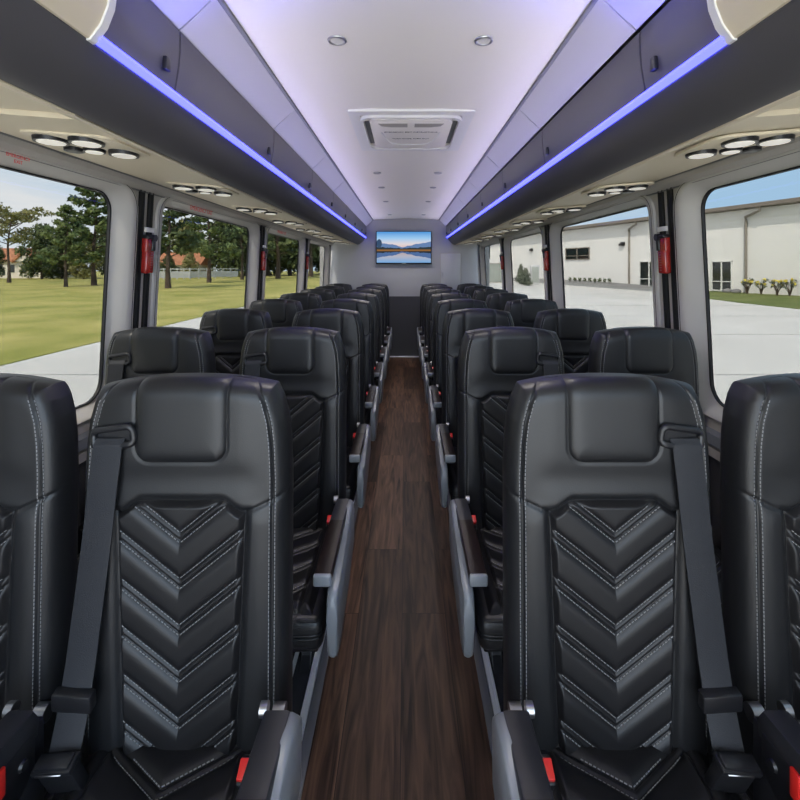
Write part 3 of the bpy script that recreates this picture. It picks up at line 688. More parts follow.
# ------------------------------------------------------------------ overhead bins
BND = [0.882, 1.19, 2.04, 2.88, 3.72, 4.56, 5.40, 6.24, 6.86]
for s, nm in ((-1, 'left'), (1, 'right')):
    t = empty('overhead_bin', (0.026, 0, 0), label=f'long charcoal overhead luggage bin with blue light strip above the {nm} seats', cat='luggage bin', group='overhead luggage bins')
    P = [(0.628, 1.818), (0.637, 1.805), (0.650, 1.785), (0.668, 1.764), (0.690, 1.744), (0.712, 1.730), (0.732, 1.722), (0.748, 1.721), (0.757, 1.727), (0.76, 1.74)]
    bm = BM(); add_extrude(bm, [(s*x, z) for x, z in P] + [(s*0.76, 1.86), (s*0.64, 1.86), (s*0.628, 1.828)], YF, 6.86, closed=True, cap=True); obj('fascia', bm, M['bin'], t, ang=30)
    bm = BM(); add_extrude(bm, [(s*0.752, 1.719), (s*0.756, 1.714), (s*0.764, 1.714), (s*0.766, 1.722)], YF, 6.86, closed=True, cap=True); obj('edge_bead', bm, M['cream'], t)
    for a, b in zip(BND[:-1], BND[1:]):
        bm = BM(); add_extrude(bm, [(s*0.622, 1.846), (s*0.612, 1.905), (s*0.608, 1.95), (s*0.608, 2.003), (s*0.63, 2.003), (s*0.64, 1.846)], a+0.004, b-0.004, closed=True, cap=True)
        d = obj('door', bm, M['bindoor'], t, ang=25)
        bm = BM(); add_box(bm, (s*0.6035, b-0.075, 1.872), (s*0.616, b-0.052, 1.905), 0.003); obj('latch', bm, M['blackplastic'], d)
    bm = BM(); add_extrude(bm, [(s*0.640, 1.83), (s*0.640, 1.845), (s*0.625, 1.845), (s*0.625, 1.83)], 0.882, 6.86, closed=True, cap=True); obj('light_channel', bm, M['bin'], t, smooth=False)
    bm = BM(); add_extrude(bm, [(s*0.606, 1.826), (s*0.627, 1.822), (s*0.627, 1.836), (s*0.612, 1.838)], 0.885, 6.86, closed=True, cap=True); obj('light_strip', bm, M['led'], t, smooth=False)
    # cream end fairing towards the camera, with its pale rim
    Q = [(0.622, 1.822), (0.602, 1.85), (0.588, 1.885), (0.582, 1.925), (0.584, 1.965), (0.594, 2.003), (0.66, 2.003), (0.66, 1.822)]
    bm = BM(); add_extrude(bm, [(s*x, z) for x, z in Q], YF, 0.868, closed=True, cap=True); obj('end_fairing', bm, M['cream'], t, ang=40)
    Q2 = [(0.620, 1.818), (0.598, 1.848), (0.584, 1.884), (0.578, 1.925), (0.580, 1.967), (0.591, 2.006), (0.66, 2.006), (0.66, 1.818)]
    bm = BM(); add_extrude(bm, [(s*x, z) for x, z in Q2], 0.868, 0.886, closed=True, cap=True); obj('rim', bm, M['whitepl'], t, ang=40)
    # soffit
    bm = BM(); add_extrude(bm, [(s*0.757, 1.724), (s*0.90, 1.735), (s*1.13, 1.754), (s*1.13, 1.78), (s*0.757, 1.77)], 1.05, YR, closed=True, cap=True); struct('trim_'+('13' if s < 0 else '14'), bm, M['cream'], ang=20)
    bm = BM(); add_extrude(bm, [(s*0.757, 1.736), (s*1.13, 1.764), (s*1.13, 1.78), (s*0.757, 1.78)], YF, 1.045, closed=True, cap=True); struct('trim_'+('15' if s < 0 else '16'), bm, M['cream'], smooth=False)
    # sloping panels between bin and ceiling
    pb = [YF] + BND[1:-1] + [YR]
    for i, (a, b) in enumerate(zip(pb[:-1], pb[1:])):
        bm = BM(); add_extrude(bm, [(s*0.604, 2.006), (s*0.553, 2.052), (s*0.506, 2.098), (s*0.52, 2.115), (s*0.618, 2.02)], a+0.003, b-0.003, closed=True, cap=True)
        o = obj('light_panel', bm, M['panel'], ang=20); o.location.x = 0.02; tag(o, f'pale sloping light panel above the {nm} bin, {ORD[i]} from the camera', 'light panel', 'sloping light panels beside the ceiling')
    # air vents and reading lights
    def slope(x): return 1.735 + (x-0.90)*0.083 if x > 0.90 else 1.724 + (x-0.757)*0.077
    def cluster():
        c = empty('vent_cluster')
        b2 = BM(); pl = rounded(-0.135, 0.125, -0.115, 0.115, 0.05, 5)
        add_prism(b2, pl, lambda x, y, d: (s*x, y, d+x*0.08), -0.004, 0.004, 0.001); obj('plate', b2, M['cream'], c)
        for (x, y, r, kind) in ((0.062, -0.055, 0.043, 'air_vent'), (-0.045, -0.068, 0.043, 'air_vent'), (-0.070, 0.055, 0.041, 'air_vent'), (0.072, 0.045, 0.027, 'speaker'), (0.005, 0.035, 0.029, 'reading_light')):
            b2 = BM(); zz = x*0.08-0.003
            add_cyl(b2, (s*x, y, zz), (s*x, y, zz-0.012), r, r*0.96, 28)
            v = obj(kind, b2, M['blackplastic'], c)
            b2 = BM(); add_cyl(b2, (s*x, y, zz-0.011), (s*x, y, zz-0.0135), r*0.80, r*0.76, 28)
            obj('grille' if kind == 'speaker' else 'lens', b2, M['blackplastic'] if kind == 'speaker' else M['lens'], v)
        return c
    c0 = None
    for i in range(8):
        y = 1.295 + 0.735*i
        c = cluster() if c0 is None else copy_tree(c0)
        c0 = c0 or c
        c.location = (s*0.915+(0.055 if s > 0 else 0.015), y, slope(0.915)-0.003)
        tag(c, f'cluster of round air vents and lights under the {nm} bin, {ORD[i]} from the camera', 'air vents', 'vent clusters under the bins')

# roof hatch
t = empty('roof_hatch', (0.042, 2.455, 2.119), label='white square roof hatch with printed instructions in the middle of the ceiling', cat='hatch')
bm = BM()
def frame(bm, x, y, w, z0, z1, r, bev=0.004):
    O = rounded(-x, x, -y, y, r); I = rounded(-x+w, x-w, -y+w, y-w, max(r-0.2*w, 0.01))
    vo0 = [bm.verts.new((a, b, z0)) for a, b in O]; vi0 = [bm.verts.new((a, b, z0)) for a, b in I]
    vo1 = [bm.verts.new((a, b, z1)) for a, b in O]; vi1 = [bm.verts.new((a, b, z1)) for a, b in I]
    n = len(O)
    for i in range(n):
        j = (i+1) % n
        for q in ((vo0[i], vo0[j], vi0[j], vi0[i]), (vo1[i], vo1[j], vi1[j], vi1[i]), (vo0[i], vo0[j], vo1[j], vo1[i]), (vi0[i], vi0[j], vi1[j], vi1[i])): bm.faces.new(q)
frame(bm, 0.30, 0.355, 0.055, -0.013, 0.0, 0.012); frame(bm, 0.252, 0.30, 0.016, -0.024, -0.008, 0.07)
obj('outer_frame', bm, M['whitepl'], t, ang=30)
bm = BM(); add_prism(bm, rounded(-0.205, 0.205, -0.265, 0.265, 0.06), lambda a, b, d: (a, b, d), -0.022, -0.004, 0.008); obj('lid', bm, M['ceiling'], t)
for sx in (-1, 1):
    bm = BM(); add_box(bm, (sx*0.210, -0.20, -0.010), (sx*0.234, 0.20, -0.006), 0.003); obj('side_slot', bm, M['trimdark'], t)
for sx in (-1, 1):
    bm = BM(); add_prism(bm, [(0.018, -0.205), (0.165, -0.205), (0.15, -0.165), (0.10, -0.15), (0.018, -0.15)], lambda a, b, d: (sx*a, b, d), -0.0235, -0.020); obj('grip_recess', bm, M['trim'], t, smooth=False)
bm = BM(); add_tube(bm, [(-0.155, -0.06, -0.022), (-0.13, 0.09, -0.0225), (-0.10, 0.155, -0.0225), (-0.05, 0.175, -0.0225), (0.05, 0.175, -0.0225), (0.10, 0.155, -0.0225), (0.13, 0.09, -0.0225), (0.155, -0.06, -0.022)], 0.003, 8); obj('ridge', bm, M['whitepl'], t)
text('lettering', 'EMERGENCY EXIT INSTRUCTIONS', 0.0185, M['ink'], t, (0, -0.065, -0.0232), (PI, 0, 0))
text('lettering', 'TURN KNOB, PUSH OUT', 0.0185, M['ink'], t, (0, 0.055, -0.0232), (PI, 0, 0))

# ceiling lights
d0 = None
for k, y in enumerate((1.46, 3.52, 4.16, 5.05, 6.33)):
    for s, nm in ((-1, 'left'), (1, 'right')):
        x = s*0.238 + 0.03; z = 2.103 + 0.018*(1-((x-0.02)/0.505)**2)
        if d0 is None:
            d = empty('ceiling_light'); b2 = BM()
            ringp = [(0.026*math.cos(a), 0.026*math.sin(a), -0.002) for a in np.linspace(0, 2*PI, 25)[:-1]]
            add_tube(b2, ringp, 0.005, 8, closed=True); obj('bezel', b2, M['steel'], d)
            b2 = BM(); add_cyl(b2, (0, 0, 0.0), (0, 0, -0.004), 0.023, 0.023, 24); obj('lens', b2, M['lamp'], d); d0 = d
        else: d = copy_tree(d0)
        d.location = (x, y, z)
        tag(d, f'small round ceiling spotlight left of centre, {ORD[k]} pair from the camera' if s < 0 else f'small round ceiling spotlight right of centre, {ORD[k]} pair from the camera', 'ceiling light', 'ceiling spotlights')

# ------------------------------------------------------------------ outside
def at(px, Y): return (px-405.5)*Y/450 + 0.014
def flat(name, pts, z, m, th=0.05):
    bm = BM(); add_prism(bm, pts, lambda a, b, d: (a, b, d), z-th, z); o = obj(name, bm, m, smooth=False); o['kind'] = 'structure'; return o
flat('ground_concrete', [(-9.8, -60), (80, -60), (80, 260), (-9.8, 260)], GZ, M['concrete'], 0.3)
flat('ground_lawn', [(-260, -60), (-9.8, -60), (-9.8, 260), (-260, 260)], GZ+0.02, M['lawn'], 0.3)
BX, BY = 32.5, 37.0; dv = Vector((-0.312, 0.950, 0)).normalized(); nv = Vector((-dv.y, dv.x, 0))   # nv points towards the bus (left)
if nv.x > 0: nv = -nv
def bp(t, off=0.0, z=0.0):
    p = Vector((BX, BY, 0)) + dv*t + nv*off; return (p.x, p.y, GZ+z)
def tpx(px):   # distance along the building front seen at a pixel column
    k = (px-405.5)/450
    return (BX - k*BY)/(k*dv.y - dv.x)
flat('ground_verge', [bp(-30)[:2], bp(13)[:2], (24.0, 43.5), (22.3, 30), (22.6, 10)], GZ+0.03, M['lawn2'], 0.08)
bm = BM(); ap = [(bp(9)[0], bp(9)[1], 0.03), (bp(13)[0], bp(13)[1], 0.25), (bp(24)[0], bp(24)[1], 0.55), (bp(52)[0], bp(52)[1], 0.55), (15.0, 92, 0.03), (19.0, 74, 0.02), (21.7, 58, 0.02), (24.3, 44, 0.02)]
At_ = [bm.verts.new((x, y, GZ+z)) for x, y, z in ap]; Ab_ = [bm.verts.new((x, y, GZ-0.1)) for x, y, z in ap]
for q in ((0, 1, 6, 7), (1, 2, 6), (2, 5, 6), (2, 3, 4, 5)): bm.faces.new([At_[k] for k in q])
for k in range(8): bm.faces.new((At_[k], At_[(k+1) % 8], Ab_[(k+1) % 8], Ab_[k]))
bm.faces.new(Ab_); struct('ground_apron', bm, M['asphalt'], smooth=False)
for i, yy in enumerate(range(4, 60, 6)):
    flat('ground_joint', [(5, yy), (22, yy), (22, yy+0.05), (5, yy+0.05)], GZ+0.006, M['joint'], 0.01)
    flat('ground_joint', [(-9.7, yy), (-2, yy), (-2, yy+0.05), (-9.7, yy+0.05)], GZ+0.006, M['joint'], 0.01)
# white warehouse
wh = empty('warehouse', bp(0), label='long white warehouse with taupe eave beyond the concrete lot', cat='building')
wh_rot = math.atan2(dv.y, dv.x); wh.rotation_euler = (0, 0, wh_rot)
# local: x along dv, y = +left normal of dv ( = nv direction?)
ysgn = 1.0 if Vector((-dv.y, dv.x, 0)).dot(nv) > 0 else -1.0
HB = 7.7
bm = BM(); add_box(bm, (-45, -ysgn*12, 0), (52, 0, HB)); obj('wall', bm, M['stucco'], wh, smooth=False)
bm = BM(); add_box(bm, (-45.5, -ysgn*12, HB), (52.5, ysgn*0.9, HB+0.35), 0.02); add_box(bm, (-45, 0, HB-0.85), (52, ysgn*0.06, HB)); obj('eave', bm, M['eave'], wh, smooth=False)
bm = BM(); add_box(bm, (-45, 0, HB-0.9), (52, ysgn*0.03, HB-0.02)); 
bm2 = BM(); add_box(bm2, (-45, ysgn*0.0, HB-0.9), (52, ysgn*0.075, HB-0.06)); obj('frieze', bm2, M['stucco'], wh, smooth=False); bm.free()
for px in (747, 630):
    tt = tpx(px); bm = BM()
    add_tube(bm, [(tt-1.6, ysgn*0.75, HB-0.02), (tt-1.6, ysgn*0.7, HB-0.35), (tt, ysgn*0.2, HB-0.75), (tt, ysgn*0.14, HB-1.1), (tt, ysgn*0.14, 0.15), (tt, ysgn*0.35, 0.05)], 0.11, 10); obj('downspout', bm, M['spout'], wh)
for (pa, pb, z0, z1) in ((712, 733, 0.1, 3.0), (640, 660, 0.1, 3.1), (566, 590, 3.4, 5.1)):
    ta, tb = sorted((tpx(pa), tpx(pb)))
    bm = BM(); 
    for (a, b) in (((ta, z0), (ta+0.12, z1)), ((tb-0.12, z0), (tb, z1)), ((ta, z1-0.12), (tb, z1)), ((ta, z0), (tb, z0+0.12)), (((ta+tb)/2-0.06, z0), ((ta+tb)/2+0.06, z1)), ((ta, z0+(z1-z0)*0.3), (tb, z0+(z1-z0)*0.3+0.08))):
        add_box(bm, (a[0], 0.0, a[1]), (b[0], ysgn*0.12, b[1]))
    f = obj('window', bm, M['whiteframe'] if z0 < 1 else M['spout'], wh, smooth=False)
    bm = BM(); add_box(bm, (ta+0.02, 0, z0+0.02), (tb-0.02, ysgn*0.05, z1-0.02)); obj('pane', bm, M['darkglass'], f, smooth=False)
for px in (623, 532):
    tt = tpx(px); bm = BM(); add_prism(bm, [(0, 5.0), (0.35, 5.0), (0.35, 5.15), (0.05, 5.45), (0, 5.45)], lambda a, b, d: (d, ysgn*a, b), tt-0.35, tt+0.35, 0.02); obj('wall_lamp', bm, M['blackplastic'], wh)
# distant wing behind the far right windows
t = empty('annex_building', (20, 118, GZ), label='pale two storey building at the far end of the lot', cat='building')
bm = BM(); add_box(bm, (-7, 0, 0), (22, 14, 9)); obj('wall', bm, M['stucco'], t, smooth=False)
for x in (-4.5, 0.5): 
    bm = BM(); add_box(bm, (x, -0.15, 4.6), (x+2.2, 0.02, 8.0)); obj('window', bm, M['darkglass'], t, smooth=False)
bm = BM(); add_box(bm, (-7.4, -0.4, 9), (22.4, 14.4, 9.4)); obj('roof', bm, M['eave'], t, smooth=False)

# planting: leaf meshes
def leaf_cloud(name, blobs, n, size, seed, flat_=1.0):
    g = np.random.default_rng(seed)
    V, F = [], []
    vol = np.array([b[3]**2 for b in blobs]); pr = vol/vol.sum()
    for i in range(n):
        b = blobs[g.choice(len(blobs), p=pr)]
        d = g.normal(size=3); d /= np.linalg.norm(d); r = b[3]*g.uniform(0.25, 1.0)**0.6
        c = np.array(b[:3]) + d*r*np.array([1, 1, b[4]])
        a = g.normal(size=3); a /= np.linalg.norm(a); q = np.cross(a, d); q /= np.linalg.norm(q)+1e-6
        s = size*g.uniform(0.6, 1.4); k = len(V)
        V += [c - a*s, c + q*s*0.55*flat_, c + a*s, c - q*s*0.55*flat_]; F.append((k, k+1, k+2, k+3))
    me = bpy.data.meshes.new(name); me.from_pydata([tuple(v) for v in V], [], F); return me
def tree(name, px, Y, H, kind, leaf, label, cat='tree', group=None, seed=0):
    g = random.Random(seed)
    t = empty(name, (at(px, Y), Y, GZ), label=label, cat=cat, group=group)
    blobs, bm = [], BM()
    tr = 0.018*H
    pts = [(0.02*H*math.sin(k*1.3+seed)*k/6, 0.02*H*math.cos(k+seed)*k/6, H*0.95*k/6) for k in range(7)]
    add_tube(bm, pts, [tr*(1.35 if k == 0 else 1-0.85*k/6) for k in range(7)], 8)
    def trunk_at(f):
        f *= 6; i = min(int(f), 5); q = f-i; return [pts[i][j]*(1-q)+pts[i+1][j]*q for j in range(3)]
    if kind == 'pine':
        for k in range(26):
            f = 0.22 + 0.74*k/25; a = k*2.4+seed; L = H*(0.25*(1-((f-0.22)/0.80))**0.8 + 0.03)*g.uniform(0.7, 1.1)
            p = trunk_at(f); e = (p[0]+L*math.cos(a), p[1]+L*math.sin(a), p[2]+L*g.uniform(0.15, 0.5))
            add_tube(bm, [p, e], [tr*0.28, tr*0.08], 5)
            for q in (0.45, 0.75, 1.0): blobs.append((p[0]+(e[0]-p[0])*q, p[1]+(e[1]-p[1])*q, p[2]+(e[2]-p[2])*q, H*0.045*g.uniform(0.8, 1.5), 0.6))
        nl, sz = 3300, 0.020*H
    elif kind == 'umbrella':
        for k in range(22):
            f = 0.5 + 0.42*k/21; a = k*2.4+seed; L = H*g.uniform(0.18, 0.40)
            p = trunk_at(f); e = (p[0]+L*math.cos(a), p[1]+L*math.sin(a), min(p[2]+L*g.uniform(0.2, 0.6), H*0.97))
            add_tube(bm, [p, e], [tr*0.35, tr*0.1], 5)
            for q in (0.6, 1.0): blobs.append((p[0]+(e[0]-p[0])*q, p[1]+(e[1]-p[1])*q, p[2]+(e[2]-p[2])*q, H*0.07*g.uniform(0.8, 1.4), 0.5))
        nl, sz = 2500, 0.019*H
    else:
        for k in range(20):
            a = k*2.4+seed; z = H*(0.12+0.8*k/19); L = H*0.28*math.sin(PI*min(1, 0.2+0.75*k/19))*g.uniform(0.5, 1.0)
            e = (L*math.cos(a), L*math.sin(a), z); add_tube(bm, [(0, 0, z*0.7), e], [tr*0.3, tr*0.1], 5)
            blobs.append((*e, H*0.14*g.uniform(0.8, 1.25), 0.9))
        nl, sz = 4500, 0.026*H
    obj('trunk', bm, M['bark'], t)
    me = leaf_cloud('foliage', blobs, nl, sz, seed+11); fo = link_mesh('foliage', me, M[leaf], t, smooth=False)
    return t
G1 = 'trees beyond the lawn on the left'
tree('pine_tree', 9, 68, 11.8, 'umbrella', 'leafB', 'spreading olive pine tree in front of the terracotta roofed house', seed=1, group=G1)
tree('pine_tree', 66, 54, 10.2, 'pine', 'leafA', 'thin pine tree with open branches, left of the tall pine in nearest window', seed=2, group=G1)
tree('pine_tree', 94, 58, 15.0, 'pine', 'leafA', 'tall dense green pine tree at the far edge of the nearest left window', seed=3, group=G1)
tree('pine_tree', 168, 50, 14.5, 'pine', 'leafC', 'dark pine trunk at the near edge of the second left window', seed=4, group=G1)
tree('pine_tree', 209, 69, 16.5, 'pine', 'leafA', 'dark pine tree in the middle of the second left window', seed=5, group=G1)
tree('pine_tree', 242, 84, 16.0, 'pine', 'leafC', 'pine tree at the far edge of the second left window', seed=6, group=G1)
tree('pine_tree', 278, 92, 24.0, 'pine', 'leafC', 'tall dark pine tree in the third left window', seed=7, group=G1)
tree('pine_tree', 311, 110, 26.0, 'pine', 'leafC', 'distant pine tree in the farthest left window', seed=8, group=G1)
G2 = 'dense trees behind the lawn'
for i, (px, Y, H, lf, lab) in enumerate(((42, 88, 11, 'leafC', 'dark bushy tree right of the white gabled house'), (62, 92, 10, 'leafC', 'dark bushy tree behind the thin pine'), (84, 90, 9, 'leafB', 'olive bushy tree behind the tall green pine'), (-8, 84, 7, 'leafC', 'low dark bush left of the white gabled house'), (112, 100, 12, 'leafC', 'dark bushy tree hidden partly by the first left pillar'),
     (228, 112, 18, 'leafC', 'dense dark tree behind the white fence'), (246, 118, 24, 'leafC', 'tall dense tree at the end of the white fence'), (268, 120, 26, 'leafC', 'dense dark tree left of the pine in the third window'), (290, 125, 27, 'leafC', 'dense dark tree right of the pine in the third window'), (306, 140, 28, 'leafC', 'dense dark tree behind the distant pine in the farthest window'), (322, 150, 26, 'leafC', 'dense tree at the far edge of the farthest left window'), (186, 120, 15, 'leafB', 'olive bushy tree behind the white house'), (152, 115, 14, 'leafC', 'bushy tree left of the house in the second left window'), (190, 97, 5.5, 'leafB', 'low olive tree in front of the cream house'), (168, 99, 5.0, 'leafC', 'low dark tree at the left end of the cream house'))):
    tree('bushy_tree', px, Y, H, 'bushy', lf, lab, seed=20+i, group=G2)
# houses
def house(px, Y, w, d, h, label, gable=True):
    t = empty('house', (at(px, Y), Y, GZ), label=label, cat='house')
    bm = BM(); add_box(bm, (-w/2, 0, 0), (w/2, d, h)); 
    if gable: add_prism(bm, [(w*0.08, h), (w*0.44, h), (w*0.26, h+2.0)], lambda a, b, q: (a, q, b), -0.6, 0.6)
    obj('wall', bm, M['house'], t, smooth=False)
    bm = BM(); add_prism(bm, [(-0.6, h), (d+0.6, h), (d/2, h+3.0)], lambda a, b, q: (q, a, b), -w/2-0.5, w/2+0.5)
    if gable: add_prism(bm, [(w*0.03, h-0.05), (w*0.06, h-0.25), (w*0.26, h+2.1), (w*0.46, h-0.25), (w*0.49, h-0.05), (w*0.26, h+2.6)], lambda a, b, q: (a, q, b), -0.9, 4.0)
    obj('roof', bm, M['roofred'], t, smooth=False)
    for x in np.linspace(-w*0.4, w*0.4, 5):
        bm = BM(); add_box(bm, (x-0.55, -0.08, h*0.35), (x+0.55, 0.02, h*0.8)); obj('window', bm, M['darkglass'], t, smooth=False)
house(12, 96, 13, 9, 3.6, 'white gabled house with terracotta roof behind the spreading pine')
house(178, 106, 10, 8, 2.9, 'cream house with terracotta roof behind the white fence', False)
# pale fence
t = empty('fence', (0, 0, GZ), label='pale panelled fence along the back of the lawn in second left window', cat='fence')
for (xa, ya, xb, yb) in ((at(150, 84), 84, at(190, 88), 88), (at(190, 88), 88, at(238, 98), 98)):
    v = Vector((xb-xa, yb-ya, 0)); L = v.length; a = math.atan2(v.y, v.x); mt = Matrix.Translation((xa, ya, 0)) @ Matrix.Rotation(a, 4, 'Z')
    bm = BM(); add_box(bm, (0, -0.04, 0.3), (L, 0.04, 1.55), 0, 2, mt); add_box(bm, (0, -0.05, 1.9), (L, 0.05, 2.1), 0, 2, mt); obj('rail', bm, M['fencew'], t, smooth=False)
    for k in range(6):
        bm = BM(); add_box(bm, (L*k/6-0.1, -0.08, 0), (L*k/6+0.1, 0.08, 2.2), 0, 2, mt); obj('post', bm, M['fencew'], t, smooth=False)
# flower bushes in front of the warehouse
for i, (px, w_) in enumerate(((757, 'beside the downspout'), (771, 'second from the downspout'), (787, 'third from the downspout'), (800, 'fourth from the downspout'))):
    tt = tpx(px); p = bp(tt, 1.2, 0.0)
    t = empty('flower_bush', (p[0], p[1], GZ+0.03), label=f'yellow flowering bush by the white warehouse, {w_}', cat='bush', group='flower bushes by the warehouse')
    bm = BM(); g = random.Random(i); tips = []
    for k in range(9):
        a = k*2.4; q = (0.36*math.cos(a)*g.uniform(0.6, 1.2), 0.36*math.sin(a)*g.uniform(0.6, 1.2), g.uniform(0.7, 1.25)); add_tube(bm, [(0, 0, -0.02), (q[0]*0.4, q[1]*0.4, q[2]*0.55), q], [0.04, 0.03, 0.015], 5); tips.append(q)
    obj('stem', bm, M['bark'], t)
    link_mesh('foliage', leaf_cloud('foliage', [(*q, 0.22, 0.8) for q in tips], 150, 0.08, 40+i), M['leafD'], t, smooth=False)
    link_mesh('flowers', leaf_cloud('flowers', [(q[0], q[1], q[2]+0.15, 0.16, 0.6) for q in tips[::2]], 60, 0.09, 60+i, 1.6), M['yellow'], t, smooth=False)
for i, px in enumerate((733, 742)):
    p = bp(tpx(px), 0.8); t = empty('garden_rock', (p[0], p[1], GZ), label=f'small grey rock at the warehouse wall, {["left of","right of"][1-i] if False else ["farther from","nearer to"][i]} the downspout foot', cat='rock')
    bm = BM(); bmesh.ops.create_icosphere(bm, subdivisions=2, radius=0.35)
    for v in bm.verts: v.co = Vector((v.co.x*1.2, v.co.y, v.co.z*0.7+0.15)) * (1+0.12*math.sin(v.co.x*9+v.co.y*7))
    obj('stone', bm, M['asphalt'], t)
for i in range(9):
    px = 576 + i*5.0; p = bp(tpx(px), 1.0); t = empty('small_shrub', (p[0], p[1], GZ+0.42), label=f'small dark shrub at the foot of the warehouse, {ORD[i]} from its far end', cat='shrub', group='row of small shrubs by the warehouse')
    link_mesh('foliage', leaf_cloud('foliage', [(0, 0, 0.30, 0.26, 1.2)], 90, 0.08, 80+i), M['leafC'], t, smooth=False)
# equipment and evergreens at the far end of the lot
for i, (px, Y, H, lab) in enumerate(((526, 58, 2.4, 'grey green evergreen shrub in front of the warehouse, seen through third right window'), (521, 62, 3.0, 'taller grey green evergreen shrub behind the pillar of the third right window'))):
    t = empty('evergreen_shrub', (at(px, Y), Y, GZ), label=lab, cat='shrub')
    bm = BM(); add_cyl(bm, (0, 0, -0.02), (0, 0, H*0.8), 0.08, 0.03, 8); obj('stem', bm, M['bark'], t)
    link_mesh('foliage', leaf_cloud('foliage', [(0.25*math.cos(k*2.4)*(1-k/10), 0.25*math.sin(k*2.4), H*(0.15+0.08*k), 0.55*(1.2-k/12), 1.0) for k in range(10)], 1400, 0.12, 90+i), M['leafD'], t, smooth=False)
t = empty('utility_cabinet', (at(534.5, 62), 62, GZ), label='narrow grey metal cabinet by the warehouse, right of the evergreen shrubs', cat='cabinet')
bm = BM(); add_box(bm, (-0.55, -0.4, 0), (0.55, 0.4, 2.6), 0.03); obj('body', bm, M['fencew'], t)
bm = BM(); add_box(bm, (-0.45, -0.43, 0.3), (0.45, -0.40, 2.4), 0.01); obj('door', bm, M['util'], t)
t = empty('storage_container', (at(499, 68), 68, GZ), label='grey green storage container seen through the farthest right window', cat='container')
bm = BM(); add_box(bm, (-2.0, 0, 0.1), (1.7, 3, 2.9), 0.03)
for k in range(9): add_box(bm, (-1.9+k*0.4, -0.06, 0.3), (-1.7+k*0.4, 0.0, 2.7))
obj('body', bm, M['util'], t)
bm = BM(); add_box(bm, (-2.05, -0.08, 0), (1.75, 3.05, 0.14)); add_box(bm, (-2.05, -0.08, 2.86), (1.75, 3.05, 3.0)); obj('frame', bm, M['trim'], t)

# ------------------------------------------------------------------ light
w = bpy.data.worlds.new('sky'); SC.world = w; w.use_nodes = True
nt = w.node_tree; L = nt.links.new; bg = nt.nodes['Background']
tc = nt.nodes.new('ShaderNodeTexCoord'); mp = nt.nodes.new('ShaderNodeMapping'); mp.inputs['Scale'].default_value = (1, 1, 4.5); L(tc.outputs['Generated'], mp.inputs[0])
n = nt.nodes.new('ShaderNodeTexNoise'); n.inputs['Scale'].default_value = 2.2; n.inputs['Detail'].default_value = 7; L(mp.outputs[0], n.inputs['Vector'])
sp = nt.nodes.new('ShaderNodeSeparateXYZ'); L(tc.outputs['Generated'], sp.inputs[0])
ml = nt.nodes.new('ShaderNodeMath'); ml.operation = 'MULTIPLY_ADD'; L(sp.outputs['X'], ml.inputs[0]); ml.inputs[1].default_value = -0.16; L(n.outputs['Fac'], ml.inputs[2])
r = nt.nodes.new('ShaderNodeValToRGB'); r.color_ramp.elements[0].position = 0.36; r.color_ramp.elements[1].position = 0.62
r.color_ramp.elements[0].color = (0.42, 0.66, 0.95, 1); r.color_ramp.elements[1].color = (0.86, 0.90, 0.97, 1)
L(ml.outputs[0], r.inputs[0]); L(r.outputs[0], bg.inputs['Color']); bg.inputs['Strength'].default_value = 5.4

sun = bpy.data.lights.new('sun', 'SUN'); sun.energy = 15; sun.angle = 0.02; sun.color = (1, 0.95, 0.86)
so = bpy.data.objects.new('sun', sun); COL.objects.link(so)
d = Vector((0.32, 0.75, -1.0)).normalized(); so.rotation_euler = d.to_track_quat('-Z', 'Y').to_euler()
# downward fill added at the unlit ceiling spotlights to brighten floor and seats
for k, y in enumerate((1.46, 3.52, 4.16, 5.05, 6.33)):
    for s in (-1, 1):
        l = bpy.data.lights.new('ceiling_light_lamp', 'SPOT'); l.energy = 13; l.spot_size = math.radians(150); l.spot_blend = 1.0; l.shadow_soft_size = 0.03; l.color = (1, 0.93, 0.86)
        lo = bpy.data.objects.new('ceiling_light_lamp', l); COL.objects.link(lo); lo.location = (s*0.238+0.03, y, 2.095)
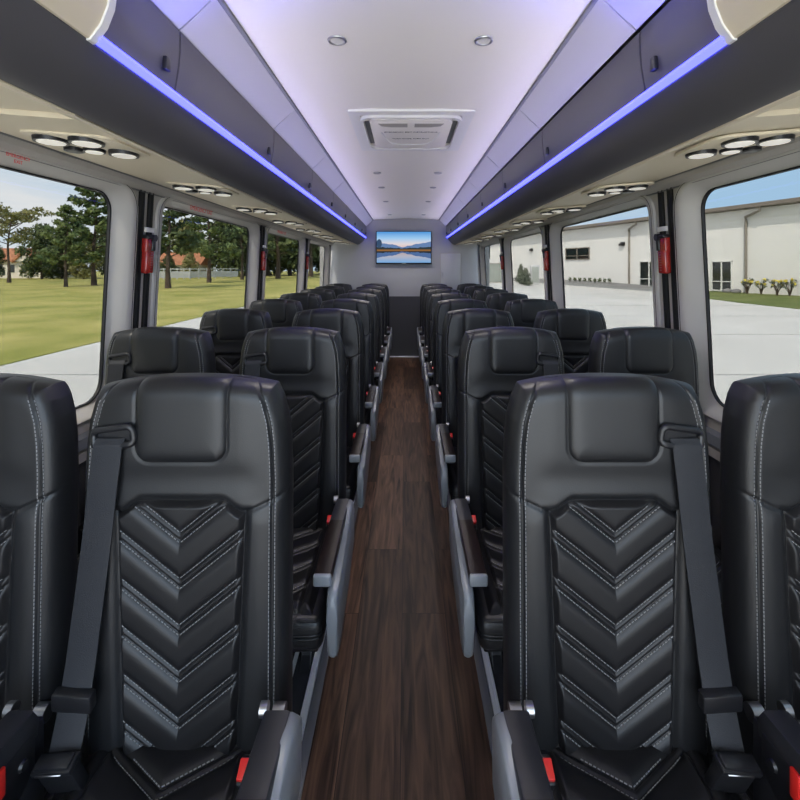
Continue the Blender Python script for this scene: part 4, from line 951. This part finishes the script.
# warm upward fill added to brighten the ceiling, and blue to strengthen the strip
for s in (-1, 1):
    l = bpy.data.lights.new('cove_lamp', 'AREA'); l.shape = 'RECTANGLE'; l.size = 5.85; l.size_y = 0.010; l.energy = 4.1; l.spread = math.radians(120); l.color = (1.0, 0.92, 0.78)
    lo = bpy.data.objects.new('cove_lamp', l); COL.objects.link(lo); lo.location = (s*0.600+0.026, 3.88, 1.842)
    lo.rotation_euler = Vector((-s*0.62, 0, 0.78)).to_track_quat('-Z', 'Y').to_euler()
    l = bpy.data.lights.new('blue_cove_lamp', 'AREA'); l.shape = 'RECTANGLE'; l.size = 5.85; l.size_y = 0.010; l.energy = 1.5; l.spread = math.radians(110); l.color = (0.10, 0.12, 1.0)
    lo = bpy.data.objects.new('blue_cove_lamp', l); COL.objects.link(lo); lo.location = (s*0.598+0.026, 3.88, 1.846)
    lo.rotation_euler = Vector((-s*0.40, 0, 0.92)).to_track_quat('-Z', 'Y').to_euler()

for s in (-1, 1):   # added blue lamp that tints the nearest sloping panels, no real fitting
    l = bpy.data.lights.new('blue_end_lamp', 'AREA'); l.shape = 'RECTANGLE'; l.size = 0.22; l.size_y = 0.010; l.energy = 0.9; l.spread = math.radians(90); l.color = (0.06, 0.08, 1.0)
    lo = bpy.data.objects.new('blue_end_lamp', l); COL.objects.link(lo); lo.location = (s*0.596+0.026, 1.02, 1.848)
    lo.rotation_euler = Vector((-s*0.50, 0, 0.87)).to_track_quat('-Z', 'Y').to_euler()

# ------------------------------------------------------------------ camera
cam = bpy.data.cameras.new('camera'); co = bpy.data.objects.new('camera', cam); COL.objects.link(co)
co.location = (0.014, 0, EYE); co.rotation_euler = (PI/2, 0, 0)
cam.sensor_width = 36; cam.lens = 450/800*36; cam.shift_x = -5.5/800; cam.shift_y = -133.0/800; cam.clip_start = 0.02; cam.clip_end = 1000
SC.camera = co
SC.view_settings.view_transform = 'Standard'; SC.view_settings.look = 'None'; SC.view_settings.gamma = 1; SC.view_settings.exposure = 0.0
SC.cycles.max_bounces = 8; SC.cycles.transparent_max_bounces = 16; SC.cycles.sample_clamp_indirect = 6
